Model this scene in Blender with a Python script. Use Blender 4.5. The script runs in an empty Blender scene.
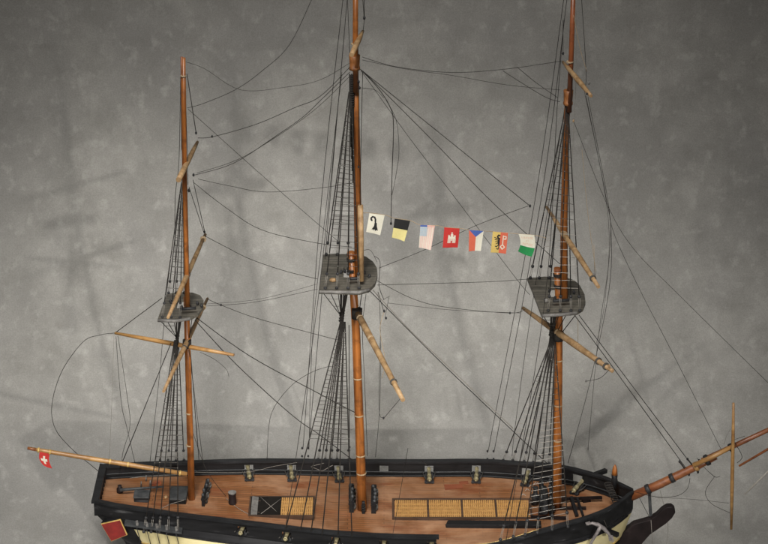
import bpy, bmesh, math, random
from mathutils import Vector, Matrix
random.seed(7)
rad = math.radians
# ------------------------------------------------------------------ camera, world, lamps, exposure
S = bpy.context.scene
COL = S.collection
TH = rad(24); FPX = 2400.0; DIST = 4.486
CAM = Vector((0, -DIST*math.cos(TH), DIST*math.sin(TH)))
cd = bpy.data.cameras.new('camera'); cam = bpy.data.objects.new('camera', cd); COL.objects.link(cam)
cam.location = CAM; cam.rotation_euler = (math.pi/2-TH, 0, 0)
cd.sensor_width = 36; cd.lens = FPX/768*36; cd.clip_start = .05; cd.clip_end = 100
S.camera = cam
W = bpy.data.worlds.new('World'); S.world = W; W.use_nodes = True
bg = W.node_tree.nodes['Background']; bg.inputs[0].default_value = (1, .97, .92, 1); bg.inputs[1].default_value = .035
S.view_settings.view_transform = 'Standard'; S.view_settings.look = 'None'
S.view_settings.exposure = .14; S.view_settings.gamma = 1

def aim(o, to):
    o.rotation_euler = (Vector(to)-o.location).to_track_quat('-Z', 'Y').to_euler()
def area_lamp(name, loc, to, power, size, color, spread=180):
    l = bpy.data.lights.new(name, 'AREA'); l.shape = 'DISK'; l.size = size; l.energy = power; l.color = color
    l.spread = rad(spread)
    o = bpy.data.objects.new(name, l); COL.objects.link(o); o.location = loc; aim(o, to); return o
def spot_lamp(name, loc, to, power, radius, color, angle, blend):
    l = bpy.data.lights.new(name, 'SPOT'); l.energy = power; l.color = color
    l.shadow_soft_size = radius; l.spot_size = rad(angle); l.spot_blend = blend
    o = bpy.data.objects.new(name, l); COL.objects.link(o); o.location = loc; aim(o, to); return o
k = spot_lamp('key_lamp', (-.62, -2.7, .95), (-.15, .4, -.48), 155, .26, (1, .965, .905), 25, 1.0); k.scale = (1.36, .94, 1)
k = spot_lamp('side_lamp', (2.0, -5.5, .80), (-.22, .4, -.48), 540, .07, (1, .96, .90), 14.6, 1.0); k.scale = (1.36, .94, 1)
area_lamp('soft_lamp', (-.3, -2.0, 2.6), (-.1, .1, -.45), 10, 1.2, (1, .97, .93), 50)

def ray(x, y):
    return Vector((0, math.cos(TH), -math.sin(TH))) + Vector((1, 0, 0))*((x-384)/FPX) - Vector((0, math.sin(TH), math.cos(TH)))*((y-272)/FPX)
def P(x, y, Y=0.0):
    d = ray(x, y); return CAM + d*((Y-CAM.y)/d.y)
def G(x, y, Z):
    d = ray(x, y); return CAM + d*((Z-CAM.z)/d.z)
def interp(tab, x):
    if x <= tab[0][0]: return tab[0][1]
    for (a, va), (b, vb) in zip(tab, tab[1:]):
        if x <= b:
            t = (x-a)/(b-a); return va+(vb-va)*t
    return tab[-1][1]
def smooth_interp(tab, x):
    n = len(tab)
    if x <= tab[0][0]: return tab[0][1]
    if x >= tab[-1][0]: return tab[-1][1]
    for i in range(n-1):
        if x <= tab[i+1][0]:
            x0, y0 = tab[i]; x1, y1 = tab[i+1]; h = x1-x0; t = (x-x0)/h
            m0 = (y1-tab[i-1][1])/(x1-tab[i-1][0]) if i > 0 else (y1-y0)/h
            m1 = (tab[i+2][1]-y0)/(tab[i+2][0]-x0) if i < n-2 else (y1-y0)/h
            return (2*t**3-3*t*t+1)*y0+(t**3-2*t*t+t)*h*m0+(3*t*t-2*t**3)*y1+(t**3-t*t)*h*m1

# ------------------------------------------------------------------ materials
def new_mat(name):
    m = bpy.data.materials.new(name); m.use_nodes = True
    nt = m.node_tree; b = nt.nodes['Principled BSDF']; return m, nt, b
def L(nt, a, b): nt.links.new(a, b)
def ramp(nt, fac, stops):
    r = nt.nodes.new('ShaderNodeValToRGB')
    while len(r.color_ramp.elements) < len(stops): r.color_ramp.elements.new(.5)
    for e, (p, c) in zip(r.color_ramp.elements, stops):
        e.position = p; e.color = (*c, 1)
    L(nt, fac, r.inputs[0]); return r.outputs[0]
def coords(nt, scale=(1, 1, 1), kind='Object', rot=(0, 0, 0)):
    t = nt.nodes.new('ShaderNodeTexCoord'); mp = nt.nodes.new('ShaderNodeMapping')
    mp.inputs['Scale'].default_value = scale; mp.inputs['Rotation'].default_value = rot
    L(nt, t.outputs[kind], mp.inputs[0]); return mp.outputs[0]
def noise(nt, vec, scale, detail=4, rough=.55, dist=0):
    n = nt.nodes.new('ShaderNodeTexNoise'); n.inputs['Scale'].default_value = scale
    n.inputs['Detail'].default_value = detail; n.inputs['Roughness'].default_value = rough
    n.inputs['Distortion'].default_value = dist
    L(nt, vec, n.inputs['Vector']); return n.outputs[0]
def mix(nt, fac, a, b, mode='MIX'):
    m = nt.nodes.new('ShaderNodeMix'); m.data_type = 'RGBA'; m.blend_type = mode
    for i, v in ((0, fac), (6, a), (7, b)):
        if hasattr(v, 'links'): L(nt, v, m.inputs[i])
        elif isinstance(v, tuple): m.inputs[i].default_value = (*v, 1)
        else: m.inputs[i].default_value = v
    return m.outputs[2]
def bump(nt, b, h, strength=.3, dist=.001):
    n = nt.nodes.new('ShaderNodeBump'); n.inputs['Strength'].default_value = strength; n.inputs['Distance'].default_value = dist
    L(nt, h, n.inputs['Height']); L(nt, n.outputs[0], b.inputs['Normal'])
def speckled(name, c1, c2, scale, rough=.5, stretch=(1, 1, 1), c3=None, bumpy=.25, metallic=0, coat=0, bd=.0006):
    m, nt, b = new_mat(name); v = coords(nt, stretch)
    n = noise(nt, v, scale, 5, .6)
    stops = [(.3, c1), (.63, c2)] + ([(.78, c3)] if c3 else [])
    col = ramp(nt, n, stops)
    if 'varnished' in name or 'wood' in name:      # uneven ageing of the varnish
        pn = noise(nt, coords(nt), 38, 4, .65)
        col = mix(nt, ramp(nt, pn, [(.48, (0, 0, 0)), (.68, (.7, .7, .7))]), col, tuple(x*.75 for x in c1))
    L(nt, col, b.inputs['Base Color'])
    b.inputs['Roughness'].default_value = rough; b.inputs['Metallic'].default_value = metallic
    if max(c1) < .02: b.inputs['Specular IOR Level'].default_value = .22
    b.inputs['Coat Weight'].default_value = coat; b.inputs['Coat Roughness'].default_value = .25
    if bumpy: bump(nt, b, n, bumpy, bd)
    return m
M = {}
M['mast'] = speckled('varnished_wood', (.10, .028, .005), (.43, .148, .030), 75, .42, (1, 1, .07), bumpy=.2, coat=.15)
M['mast_dull'] = speckled('worn_brown_wood', (.10, .035, .010), (.33, .125, .035), 110, .55, (1, 1, .3), bumpy=.3)
M['mast_dark'] = speckled('dark_varnished_wood', (.12, .035, .012), (.27, .082, .028), 60, .42, (1, 1, .12), bumpy=.12, coat=.2)
M['yard'] = speckled('bare_pale_wood', (.22, .125, .052), (.45, .295, .15), 70, .6, (1, 1, 1), bumpy=.15)
M['boom'] = speckled('honey_wood', (.26, .125, .038), (.46, .26, .092), 60, .45, (.15, 1, 1), bumpy=.12, coat=.15)
M['red_spar'] = speckled('reddish_wood', (.14, .04, .014), (.33, .115, .038), 60, .42, (.2, 1, 1), bumpy=.15, coat=.2)
M['black'] = speckled('black_paint', (.005, .005, .0055), (.014, .014, .015), 60, .48, (.18, 1, 1.2), (.085, .085, .088), .35)
M['black_worn'] = speckled('worn_black_paint', (.006, .006, .007), (.02, .02, .022), 42, .5, (.22, 1, 1.5), (.30, .30, .31), .4)
M['rail'] = speckled('dark_rail_paint', (.007, .007, .008), (.02, .021, .023), 60, .42, (.3, 1, 1), (.08, .08, .085), .3)
M['brown_black'] = speckled('dark_brown_paint', (.008, .0055, .0055), (.018, .012, .012), 35, .5, (1, 1, 1), (.045, .036, .034), .3)
M['iron'] = speckled('dark_iron', (.015, .015, .016), (.05, .05, .052), 220, .5, bumpy=.4, metallic=.3)
M['iron_pale'] = speckled('greyish_hemp', (.05, .052, .05), (.12, .122, .115), 300, .7)
M['slate'] = speckled('slate_grey_paint', (.018, .02, .022), (.055, .058, .06), 90, .55)
M['grey_wood'] = speckled('grey_wood', (.10, .095, .09), (.22, .21, .195), 120, .65)
M['brass'] = speckled('old_brass', (.22, .19, .10), (.50, .44, .26), 190, .45, bumpy=.3, metallic=.4)
M['cream'] = speckled('cream_paint', (.66, .56, .27), (.80, .71, .40), 22, .5, (.6, 1, 1), (.62, .50, .22), .25)
M['gold'] = speckled('gold_paint', (.42, .27, .07), (.66, .46, .16), 80, .45)
M['red_panel'] = speckled('red_paint', (.13, .012, .01), (.24, .022, .018), 70, .5)
M['rope'] = speckled('tarred_rope', (.013, .012, .011), (.038, .034, .030), 700, .85, bumpy=0)
M['rope_grey'] = speckled('grey_thread', (.15, .14, .122), (.27, .25, .222), 700, .9, bumpy=0)
M['hatch_brown'] = speckled('hatch_brown', (.04, .022, .014), (.09, .05, .03), 90, .5, (.3, 1, 1))
M['rope_dark'] = speckled('dark_thread', (.035, .032, .028), (.085, .078, .068), 700, .9, bumpy=0)
M['rope_mid'] = speckled('faded_thread', (.24, .225, .20), (.40, .375, .335), 700, .9, bumpy=0)
M['rope_tan'] = speckled('tan_thread', (.27, .195, .115), (.42, .32, .20), 700, .9, bumpy=0)
M['rope_pale'] = speckled('pale_thread', (.36, .34, .31), (.55, .52, .47), 700, .9, bumpy=0)
M['anchor'] = speckled('grey_iron', (.14, .125, .125), (.26, .235, .23), 160, .55, bumpy=.3, metallic=.2)
M['white_bit'] = speckled('white_wood', (.52, .5, .45), (.7, .68, .62), 200, .6)
M['hole_shade'] = speckled('painted_hole_shade', (.006, .005, .004), (.012, .01, .008), 50, .9, bumpy=0)  # near-black colour stands in for the shade inside the hatch
def deck_mat():
    m, nt, b = new_mat('deck_planks'); v = coords(nt)
    br = nt.nodes.new('ShaderNodeTexBrick'); L(nt, v, br.inputs['Vector'])
    br.offset = .37; br.offset_frequency = 2
    for k, val in (('Scale', 1), ('Mortar Size', .0007), ('Mortar Smooth', .3), ('Bias', 0), ('Brick Width', .19), ('Row Height', .0076)):
        br.inputs[k].default_value = val
    br.inputs['Color1'].default_value = (.20, .078, .025, 1); br.inputs['Color2'].default_value = (.30, .126, .048, 1)
    br.inputs['Mortar'].default_value = (.085, .036, .018, 1)
    n1 = noise(nt, v, 9, 5, .6, .3)
    c = mix(nt, ramp(nt, n1, [(.42, (0, 0, 0)), (.64, (.85, .85, .85))]), br.outputs[0], (.43, .24, .135))
    n2 = noise(nt, coords(nt, (.35, 1, 1)), 30, 4, .6)
    c = mix(nt, ramp(nt, n2, [(.53, (0, 0, 0)), (.68, (.9, .9, .9))]), c, (.21, .066, .024))
    n3 = noise(nt, coords(nt, (.12, 1, 1)), 160, 3, .6)
    c = mix(nt, .2, c, ramp(nt, n3, [(.3, (.15, .15, .15)), (.7, (.85, .85, .85))]), 'OVERLAY')
    L(nt, c, b.inputs['Base Color']); b.inputs['Roughness'].default_value = .40
    bump(nt, b, br.outputs[1], -.25, .0006); return m
M['deck'] = deck_mat()
M['deck_patch'] = speckled('fresh_red_wood', (.20, .055, .025), (.30, .095, .045), 40, .5, (.2, 1, 1))
def top_mat():
    m, nt, b = new_mat('weathered_top_planks'); v = coords(nt)
    br = nt.nodes.new('ShaderNodeTexBrick'); L(nt, coords(nt, rot=(0, 0, 0)), br.inputs['Vector'])
    for k, val in (('Scale', 1), ('Mortar Size', .0008), ('Mortar Smooth', .2), ('Brick Width', .9), ('Row Height', .0115)):
        br.inputs[k].default_value = val
    br.inputs['Color1'].default_value = (.075, .069, .056, 1); br.inputs['Color2'].default_value = (.125, .115, .094, 1)
    br.inputs['Mortar'].default_value = (.035, .033, .03, 1)
    n = noise(nt, v, 90, 4, .65)
    L(nt, mix(nt, .5, br.outputs[0], ramp(nt, n, [(.3, (.2, .2, .2)), (.7, (.8, .8, .78))]), 'OVERLAY'), b.inputs['Base Color'])
    b.inputs['Roughness'].default_value = .65; bump(nt, b, n, .3, .0006); return m
M['top'] = top_mat()
def grating_mat():
    m, nt, b = new_mat('grating_wood'); n = noise(nt, coords(nt), 120, 3, .6)
    L(nt, ramp(nt, n, [(.3, (.44, .225, .065)), (.7, (.62, .35, .115))]), b.inputs['Base Color']); b.inputs['Roughness'].default_value = .55
    return m
M['grating'] = grating_mat()
def cloth_mat():
    m, nt, b = new_mat('mottled_grey_muslin'); v = coords(nt)
    big = noise(nt, v, 3.0, 3, .55); mid = noise(nt, coords(nt, (1, 1, .9)), 15, 5, .62)
    fine = noise(nt, coords(nt, (1.1, 1, .9)), 36, 3, .55); weave = noise(nt, v, 380, 2, .5)
    streak = noise(nt, coords(nt, (1, 1, .3)), 12, 3, .55)
    c = ramp(nt, mid, [(.32, (.268, .262, .243)), (.5, (.316, .309, .288)), (.68, (.365, .357, .334))])
    c = mix(nt, ramp(nt, big, [(.38, (0, 0, 0)), (.62, (.7, .7, .7))]), c, (.252, .247, .235))
    c = mix(nt, ramp(nt, streak, [(.5, (0, 0, 0)), (.75, (.22, .22, .22))]), c, (.25, .246, .24))
    c = mix(nt, ramp(nt, fine, [(.55, (0, 0, 0)), (.78, (.5, .5, .5))]), c, (.48, .47, .445))
    c = mix(nt, .12, c, ramp(nt, weave, [(.3, (.1, .1, .1)), (.7, (.9, .9, .9))]), 'OVERLAY')
    L(nt, c, b.inputs['Base Color']); b.inputs['Roughness'].default_value = .92; b.inputs['Specular IOR Level'].default_value = .15
    wr = noise(nt, coords(nt, (.5, 1, 2.2)), 5.5, 2, .4, .4)
    bump(nt, b, wr, .35, .02); return m
M['grating_base'] = speckled('grating_underside', (.17, .08, .022), (.26, .13, .04), 120, .7)
M['cloth'] = cloth_mat()
def flag_mat(name, c):
    m, nt, b = new_mat(name); n = noise(nt, coords(nt), 350, 3, .6)
    L(nt, mix(nt, .12, c, ramp(nt, n, [(.3, (.2, .2, .2)), (.7, (.8, .8, .8))]), 'OVERLAY'), b.inputs['Base Color'])
    b.inputs['Roughness'].default_value = .8
    return m
for nme, c in dict(f_white=(.68, .65, .54), f_black=(.012, .012, .012), f_yellow=(.70, .62, .26), f_pink=(.70, .50, .44),
                   f_pinkred=(.70, .40, .34), f_blue=(.40, .49, .54), f_red=(.5, .045, .025), f_orange=(.62, .13, .07), f_dblue=(.06, .11, .36),
                   f_gold=(.62, .45, .13), f_green=(.012, .22, .06), f_text=(.66, .46, .33), f_dred=(.48, .028, .022)).items():
    M[nme] = flag_mat('cloth_'+nme[2:], c)

# ------------------------------------------------------------------ mesh helper
class MB:
    def __init__(s): s.bm = bmesh.new()
    def face(s, vs, mi=0):
        try:
            f = s.bm.faces.new(vs); f.material_index = mi; return f
        except ValueError: return None
    def tube(s, pts, r, n=8, caps=True, mi=0, smooth=True):
        pts = [Vector(p) for p in pts]
        k = len(pts)
        if not hasattr(r, '__len__'): r = [r]*k
        up = None; rings = []
        for i, p in enumerate(pts):
            t = (pts[min(i+1, k-1)]-pts[max(i-1, 0)])
            if t.length < 1e-9: t = Vector((0, 0, 1))
            t.normalize()
            if up is None:
                a = Vector((0, 0, 1)) if abs(t.z) < .9 else Vector((1, 0, 0))
                up = t.cross(a).normalized()
            up = (up - t*up.dot(t)).normalized(); v = t.cross(up)
            rings.append([s.bm.verts.new(p+(up*math.cos(2*math.pi*j/n)+v*math.sin(2*math.pi*j/n))*r[i]) for j in range(n)])
        for a, b in zip(rings, rings[1:]):
            for j in range(n):
                f = s.face((a[j], a[(j+1) % n], b[(j+1) % n], b[j]), mi)
                if f: f.smooth = smooth
        if caps:
            s.face(rings[0][::-1], mi); s.face(rings[-1], mi)
        return s
    def hexa(s, c, mi=0):          # 8 corners: bottom 4 ccw, top 4 ccw
        v = [s.bm.verts.new(Vector(p)) for p in c]
        for f in ((3, 2, 1, 0), (4, 5, 6, 7), (0, 1, 5, 4), (1, 2, 6, 5), (2, 3, 7, 6), (3, 0, 4, 7)): s.face([v[i] for i in f], mi)
        return s
    def box(s, c, d, rz=0, mi=0, tilt=0, axis='Y'):
        m = Matrix.Translation(Vector(c)) @ Matrix.Rotation(rz, 4, 'Z') @ Matrix.Rotation(tilt, 4, axis)
        x, y, z = d[0]/2, d[1]/2, d[2]/2
        return s.hexa([m @ Vector(q) for q in ((-x, -y, -z), (x, -y, -z), (x, y, -z), (-x, y, -z), (-x, -y, z), (x, -y, z), (x, y, z), (-x, y, z))], mi)
    def beam(s, a, b, w, h, mi=0):
        a, b = Vector(a), Vector(b); t = (b-a).normalized()
        sd = t.cross(Vector((0, 0, 1)))
        sd = sd.normalized() if sd.length > 1e-3 else Vector((1, 0, 0))
        u = sd.cross(t)
        q = [a-sd*w/2-u*h/2, a+sd*w/2-u*h/2, b+sd*w/2-u*h/2, b-sd*w/2-u*h/2]
        return s.hexa(q+[p+u*h for p in q], mi)
    def prism(s, poly, vec, mi=0, mi_side=None):
        vec = Vector(vec); a = [s.bm.verts.new(Vector(p)) for p in poly]; b = [s.bm.verts.new(Vector(p)+vec) for p in poly]
        s.face(a[::-1], mi); s.face(b, mi); n = len(a)
        for i in range(n): s.face((a[i], a[(i+1) % n], b[(i+1) % n], b[i]), mi if mi_side is None else mi_side)
        return s
    def lathe(s, prof, base, n=16, axis=(0, 0, 1), mi=0):
        ax = Vector(axis).normalized(); base = Vector(base)
        pts = [base+ax*h for r, h in prof]
        a = Vector((0, 0, 1)) if abs(ax.z) < .9 else Vector((1, 0, 0))
        u = ax.cross(a).normalized(); v = ax.cross(u); rings = []
        for (r, h), p in zip(prof, pts):
            rings.append([s.bm.verts.new(p+(u*math.cos(2*math.pi*j/n)+v*math.sin(2*math.pi*j/n))*max(r, 1e-5)) for j in range(n)])
        for A, B in zip(rings, rings[1:]):
            for j in range(n):
                f = s.face((A[j], A[(j+1) % n], B[(j+1) % n], B[j]), mi)
                if f: f.smooth = True
        s.face(rings[0][::-1], mi); s.face(rings[-1], mi); return s
    def ball(s, c, r, mi=0, sc=(1, 1, 1)):
        m = Matrix.Translation(Vector(c)) @ Matrix.Diagonal((sc[0], sc[1], sc[2], 1))
        g = bmesh.ops.create_icosphere(s.bm, subdivisions=2, radius=r, matrix=m)
        for v in g['verts']:
            for f in v.link_faces: f.smooth = True; f.material_index = mi
        return s
    def build(s, name, mats, parent=None, bevel=0, fix=True):
        if fix: bmesh.ops.recalc_face_normals(s.bm, faces=s.bm.faces)
        me = bpy.data.meshes.new(name); s.bm.to_mesh(me); s.bm.free()
        for m in (mats if isinstance(mats, (list, tuple)) else [mats]): me.materials.append(M[m])
        o = bpy.data.objects.new(name, me); COL.objects.link(o)
        if parent:
            o.parent = parent
            o.matrix_parent_inverse = WM[parent.name].inverted() if parent.name in WM else Matrix.Identity(4)
        WM[o.name] = Matrix.Identity(4)
        if bevel:
            bv = o.modifiers.new('bevel', 'BEVEL'); bv.width = bevel; bv.segments = 2; bv.limit_method = 'ANGLE'
        return o
WM = {}
def thing(name, label, cat, loc, group=None):
    o = bpy.data.objects.new(name, None); COL.objects.link(o); o.location = loc; o.empty_display_size = .02
    WM[o.name] = Matrix.Translation(Vector(loc)); o['label'] = label; o['category'] = cat
    if group: o['group'] = group
    return o
def tag(o, label, cat, group=None):
    o['label'] = label; o['category'] = cat
    if group: o['group'] = group
    return o

# ------------------------------------------------------------------ backdrop: one sheet of muslin, floor sweeping up into a wall
FLOOR = -.683
def build_backdrop():
    mb = MB()
    tab = [(-.683, .02), (-.672, .10), (-.645, .17), (-.60, .28), (-.50, .425), (-.38, .555), (-.24, .65), (-.08, .705), (.10, .735), (.30, .75), (.60, .76), (1.3, .77)]
    prof = [(-1.2, FLOOR), (-.6, FLOOR), (-.2, FLOOR), (-.05, FLOOR)]+[(smooth_interp(tab, z), z) for z in [-.683+(1.983)*(i/70)**1.5 for i in range(71)]]
    xs = [-1.7+3.4*i/60 for i in range(61)]
    rows = [[mb.bm.verts.new((x, y+.006*math.sin(3.1*x+z*2), z)) for x in xs] for y, z in prof]
    for a, b in zip(rows, rows[1:]):
        for j in range(60):
            f = mb.face((a[j], a[j+1], b[j+1], b[j])); f.smooth = True
    o = mb.build('backdrop', 'cloth'); o['kind'] = 'structure'
    o['label'] = 'mottled grey muslin backdrop sweeping up behind the ship'
build_backdrop()

# ------------------------------------------------------------------ the hull
BT = [(-.553, .072), (-.516, .083), (-.45, .096), (-.4, .105), (-.257, .127), (-.117, .1425), (-.026, .149), (.094, .1525), (.19, .151), (.27, .137),
      (.358, .112), (.42, .0755), (.455, .043), (.475, .018), (.486, .004)]
ZT = [(-.553, -.450), (-.516, -.453), (-.45, -.4565), (-.4, -.46), (-.257, -.467), (-.117, -.4765), (-.026, -.4805), (.094, -.4825), (.25, -.479), (.358, -.474), (.42, -.472), (.486, -.467)]
HB = [(-.553, .027), (-.37, .0275), (-.1, .0315), (.33, .035), (.486, .036)]
bw = lambda x: smooth_interp(BT, x)
zr = lambda x: smooth_interp(ZT, x)
dk = lambda x: zr(x)-interp(HB, x)
XS0, XS1 = -.553, .486
ship = thing('sailing_ship_model', 'wooden three masted sailing ship model with bare spars and black hull on grey cloth', 'ship model', (0, 0, FLOOR))
PORTS = [-.27, -.185, -.0905, 0.0, .0905, .1855, .285, .385]
def stations():
    xs = set(XS0+(XS1-XS0)*i/64 for i in range(65))
    for p in PORTS:
        xs = {x for x in xs if not (p-.0125 < x < p+.0125)}
        xs |= {p-.0088, p+.0088, p}
    return sorted(xs)
ST = stations()
inport = lambda x0, x1: any(p-.009 < (x0+x1)/2 < p+.009 for p in PORTS)
def nf(x):                                                       # the near bulwark steps down in the waist and rises again to the bow
    if x <= .104: return 1.0
    t = max(0, min(1, (x-.17)/.19)); return .30+.70*t*t*(3-2*t)
def hull_pt(x, v, sgn):
    # v 0 at deck edge .. 1 at keel
    b = bw(x); z0 = dk(x)-.0015; zk = FLOOR+.004
    u = (x-XS0)/(XS1-XS0)
    fine = max(0, (u-.82)/.18)**1.5; aft = max(0, (.25-u)/.25)
    p = 2.6-1.5*fine-1.35*aft
    w = (1+.10*math.sin(math.pi*min(1, v*2.2))*(1-fine)*(1-aft)) * max(0, 1-v**p)**(.62)
    z = z0+(zk-z0)*v
    xx = x+aft**2*(.034*min(1, v/.32)+.05*v)-fine*.05*v
    return Vector((xx, sgn*max(b*w, .003), z))
def YB(x): return .0425 if x < .3 else .0425+.006*min(1, (x-.3)/.15)*.3
def YW(x): return .034+.018*max(0, min(1, (x-.2)/.2))
def build_hull():
    NV = 22
    vs = [0, .0909]+[.0909+(1-.0909)*i/(NV-1) for i in range(1, NV)]
    def vband(x, off): return max(0, (interp(HB, x)*-1+off)/((dk(x)-.0015)-(FLOOR+.004)))
    mb = MB()
    for sgn in (-1, 1):
        grid = []
        for x in ST:
            a, c = vband(x, YB(x)), vband(x, YB(x)+YW(x))
            vv = [0, a*.5, a, a+(c-a)*.5, c]+[c+(1-c)*i/16 for i in range(1, 17)]
            grid.append([mb.bm.verts.new(hull_pt(x, v, sgn)) for v in vv])
        for i in range(len(ST)-1):
            for j in range(len(grid[0])-1):
                f = mb.face((grid[i][j], grid[i+1][j], grid[i+1][j+1], grid[i][j+1]) if sgn < 0 else (grid[i][j], grid[i][j+1], grid[i+1][j+1], grid[i+1][j]),
                            1 if (2 <= j < 4 and ST[i] > -.49) else 0)
                if f: f.smooth = True
        if sgn < 0: first_n = grid[0]; last_n = grid[-1]
        else: first_f = grid[0]; last_f = grid[-1]
    for j in range(len(first_n)-1):
        mb.face((first_n[j], first_n[j+1], first_f[j+1], first_f[j]))
        mb.face((last_n[j], last_f[j], last_f[j+1], last_n[j+1]))
    bmesh.ops.remove_doubles(mb.bm, verts=mb.bm.verts, dist=1e-6)
    return mb.build('hull', ['black_worn', 'cream'], ship)
hull = build_hull()
# mouldings along the yellow strake
for sgn in (-1, 1):
    for base_, r, mt in ((0, .0016, 'black'), (1, .0018, 'gold')):
        pts = []
        for i in range(61):
            x = -.49+(.478+.49)*i/60
            off = YB(x)+base_*(YW(x)+.0008); v = (off-interp(HB, x))/((dk(x)-.0015)-(FLOOR+.004))
            q = hull_pt(x, v, sgn); q.y += sgn*.0006; pts.append(q)
        MB().tube(pts, r, 6).build('moulding', mt, hull)
# bulwarks with gun ports
def build_bulwarks():
    T = .0055
    for sgn in (-1, 1):
        mb = MB()
        for x0, x1 in zip(ST, ST[1:]):
            def ring(x, f, hf=None):
                hf = nf(x if (x0+x1)/2 > .104 or x < .104 else .1039) if sgn < 0 else 1
                if sgn < 0 and (x0+x1)/2 > .104 and x <= .104: hf = nf(.1041)
                z = dk(x)-.001+(interp(HB, x)-.001)*f*hf; b = bw(x)
                return Vector((x, sgn*b, z)), Vector((x, sgn*max(b-T, .0005), z))
            lay = [(0, .25), (.25, .78), (.78, 1)]
            for k, (f0, f1) in enumerate(lay):
                if k == 1 and inport(x0, x1) and not (sgn < 0 and x0 > .104): continue
                o0, i0 = ring(x0, f0); o1, i1 = ring(x1, f0); p0, q0 = ring(x0, f1); p1, q1 = ring(x1, f1)
                mb.hexa([o0, o1, i1, i0, p0, p1, q1, q0])
        mb.build('bulwark', 'black', ship)
        # cap rail
        segs = [(XS0-.003, XS1)] if sgn > 0 else [(XS0-.003, .104), (.1045, XS1)]
        for a, c in segs:
            mb = MB(); xs = [a+(c-a)*i/60 for i in range(61)]; prev = None
            for x in xs:
                b = bw(x); s2 = sgn; z = zr(x) if sgn > 0 or a < 0 else dk(x)+interp(HB, x)*nf(max(x, .1045))
                cur = [Vector((x, s2*(b+.003), z-.002)), Vector((x, s2*max(b-.0095, 0.0), z-.002)), Vector((x, s2*max(b-.0095, 0.0), z+.002)), Vector((x, s2*(b+.003), z+.002))]
                if prev: mb.hexa([prev[0], cur[0], cur[1], prev[1], prev[3], cur[3], cur[2], prev[2]])
                prev = cur
            bmesh.ops.remove_doubles(mb.bm, verts=mb.bm.verts, dist=1e-6)
            mb.build('cap_rail', 'rail', ship)
        # inner spirketting strip, the pale line half way up the bulwark
        xs = [-.549+1.02*i/60 for i in range(61)]
        if sgn > 0:
            pts = [Vector((x, sgn*max(bw(x)-T-.0012, .001), dk(x)+.0105)) for x in xs if bw(x) > .02]
            MB().tube(pts, .0011, 5).build('inner_moulding', 'slate', ship)
            pts = [Vector((x, sgn*max(bw(x)-T-.0022, .001), dk(x)+.0022)) for x in xs if bw(x) > .02]
            MB().tube(pts, .0028, 5).build('waterway', 'black', ship)
    pts = [Vector((x, -(bw(x)-.0095), dk(x)+interp(HB, x)*nf(x)+.0014)) for x in [.125+.17*i/24 for i in range(25)]]
    MB().tube(pts, .0013, 6).build('gilt_strip', 'gold', ship)
build_bulwarks()
# deck
def build_deck():
    mb = MB(); rows = []
    for x in ST:
        b = max(bw(x)-.003, .001)
        rows.append([mb.bm.verts.new((x, b*t, dk(x)+.004*(1-t*t)*min(1, b/.1))) for t in [-1+2*i/16 for i in range(17)]])
    for a, b in zip(rows, rows[1:]):
        for j in range(16):
            f = mb.face((a[j], b[j], b[j+1], a[j+1])); f.smooth = True
    mb.build('deck', 'deck', ship)
build_deck()
def dz(x, y=0):
    b = max(bw(x)-.003, .001); t = max(-1, min(1, y/b)); return dk(x)+.004*(1-t*t)*min(1, b/.1)
def D(px, py, up=0.0):            # a point of the deck (or a height above it)
    z = -.505
    for _ in range(4):
        q = G(px, py, z); z = dz(q.x, q.y)+up
    return G(px, py, z)
# transom above deck
mb = MB(); x = XS0
mb.hexa([(x-.004, -.0715, dk(x)-.004), (x+.002, -.0715, dk(x)-.004), (x+.002, .0715, dk(x)-.004), (x-.004, .0715, dk(x)-.004),
         (x-.004, -.0715, zr(x)-.001), (x+.002, -.0715, zr(x)-.001), (x+.002, .0715, zr(x)-.001), (x-.004, .0715, zr(x)-.001)])
for k in range(9):
    y = -.064+.016*k; mb.box((x+.0035, y, dk(x)+.013), (.003, .003, .024))
mb.build('taffrail', 'black', ship)
MB().hexa([(x-.008, -.077, zr(x)-.0018), (x+.006, -.073, zr(x)-.0018), (x+.006, .073, zr(x)-.0018), (x-.008, .077, zr(x)-.0018),
           (x-.008, -.077, zr(x)+.0024), (x+.006, -.073, zr(x)+.0024), (x+.006, .073, zr(x)+.0024), (x-.008, .077, zr(x)+.0024)]).build('cap_rail', 'rail', ship)
# quarter gallery: red panel in a gilt frame on a black housing
c = [P(101, 523.5, -.088), P(120.5, 519, -.092), P(127.5, 534.5, -.096), P(111.5, 541, -.092)]
def quad_panel(c, th, inset=0):
    ce = sum(c, Vector())/4; n = (c[1]-c[0]).cross(c[3]-c[0]).normalized()
    if n.y > 0: n = -n
    return [ce+(p-ce)*(1-inset) for p in c], n
c2, n = quad_panel(c, .004)
g = MB().prism([p-n*.03 for p in c2], n*.0285).build('quarter_gallery', 'black_worn', ship)
MB().prism([p-n*.0012 for p in c2], n*.0026).build('gallery_frame', 'gold', g)
c3, _ = quad_panel(c, .004, .07)
MB().prism([p+n*.002 for p in c3], n*.0012).build('gallery_panel', 'red_panel', g)
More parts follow.
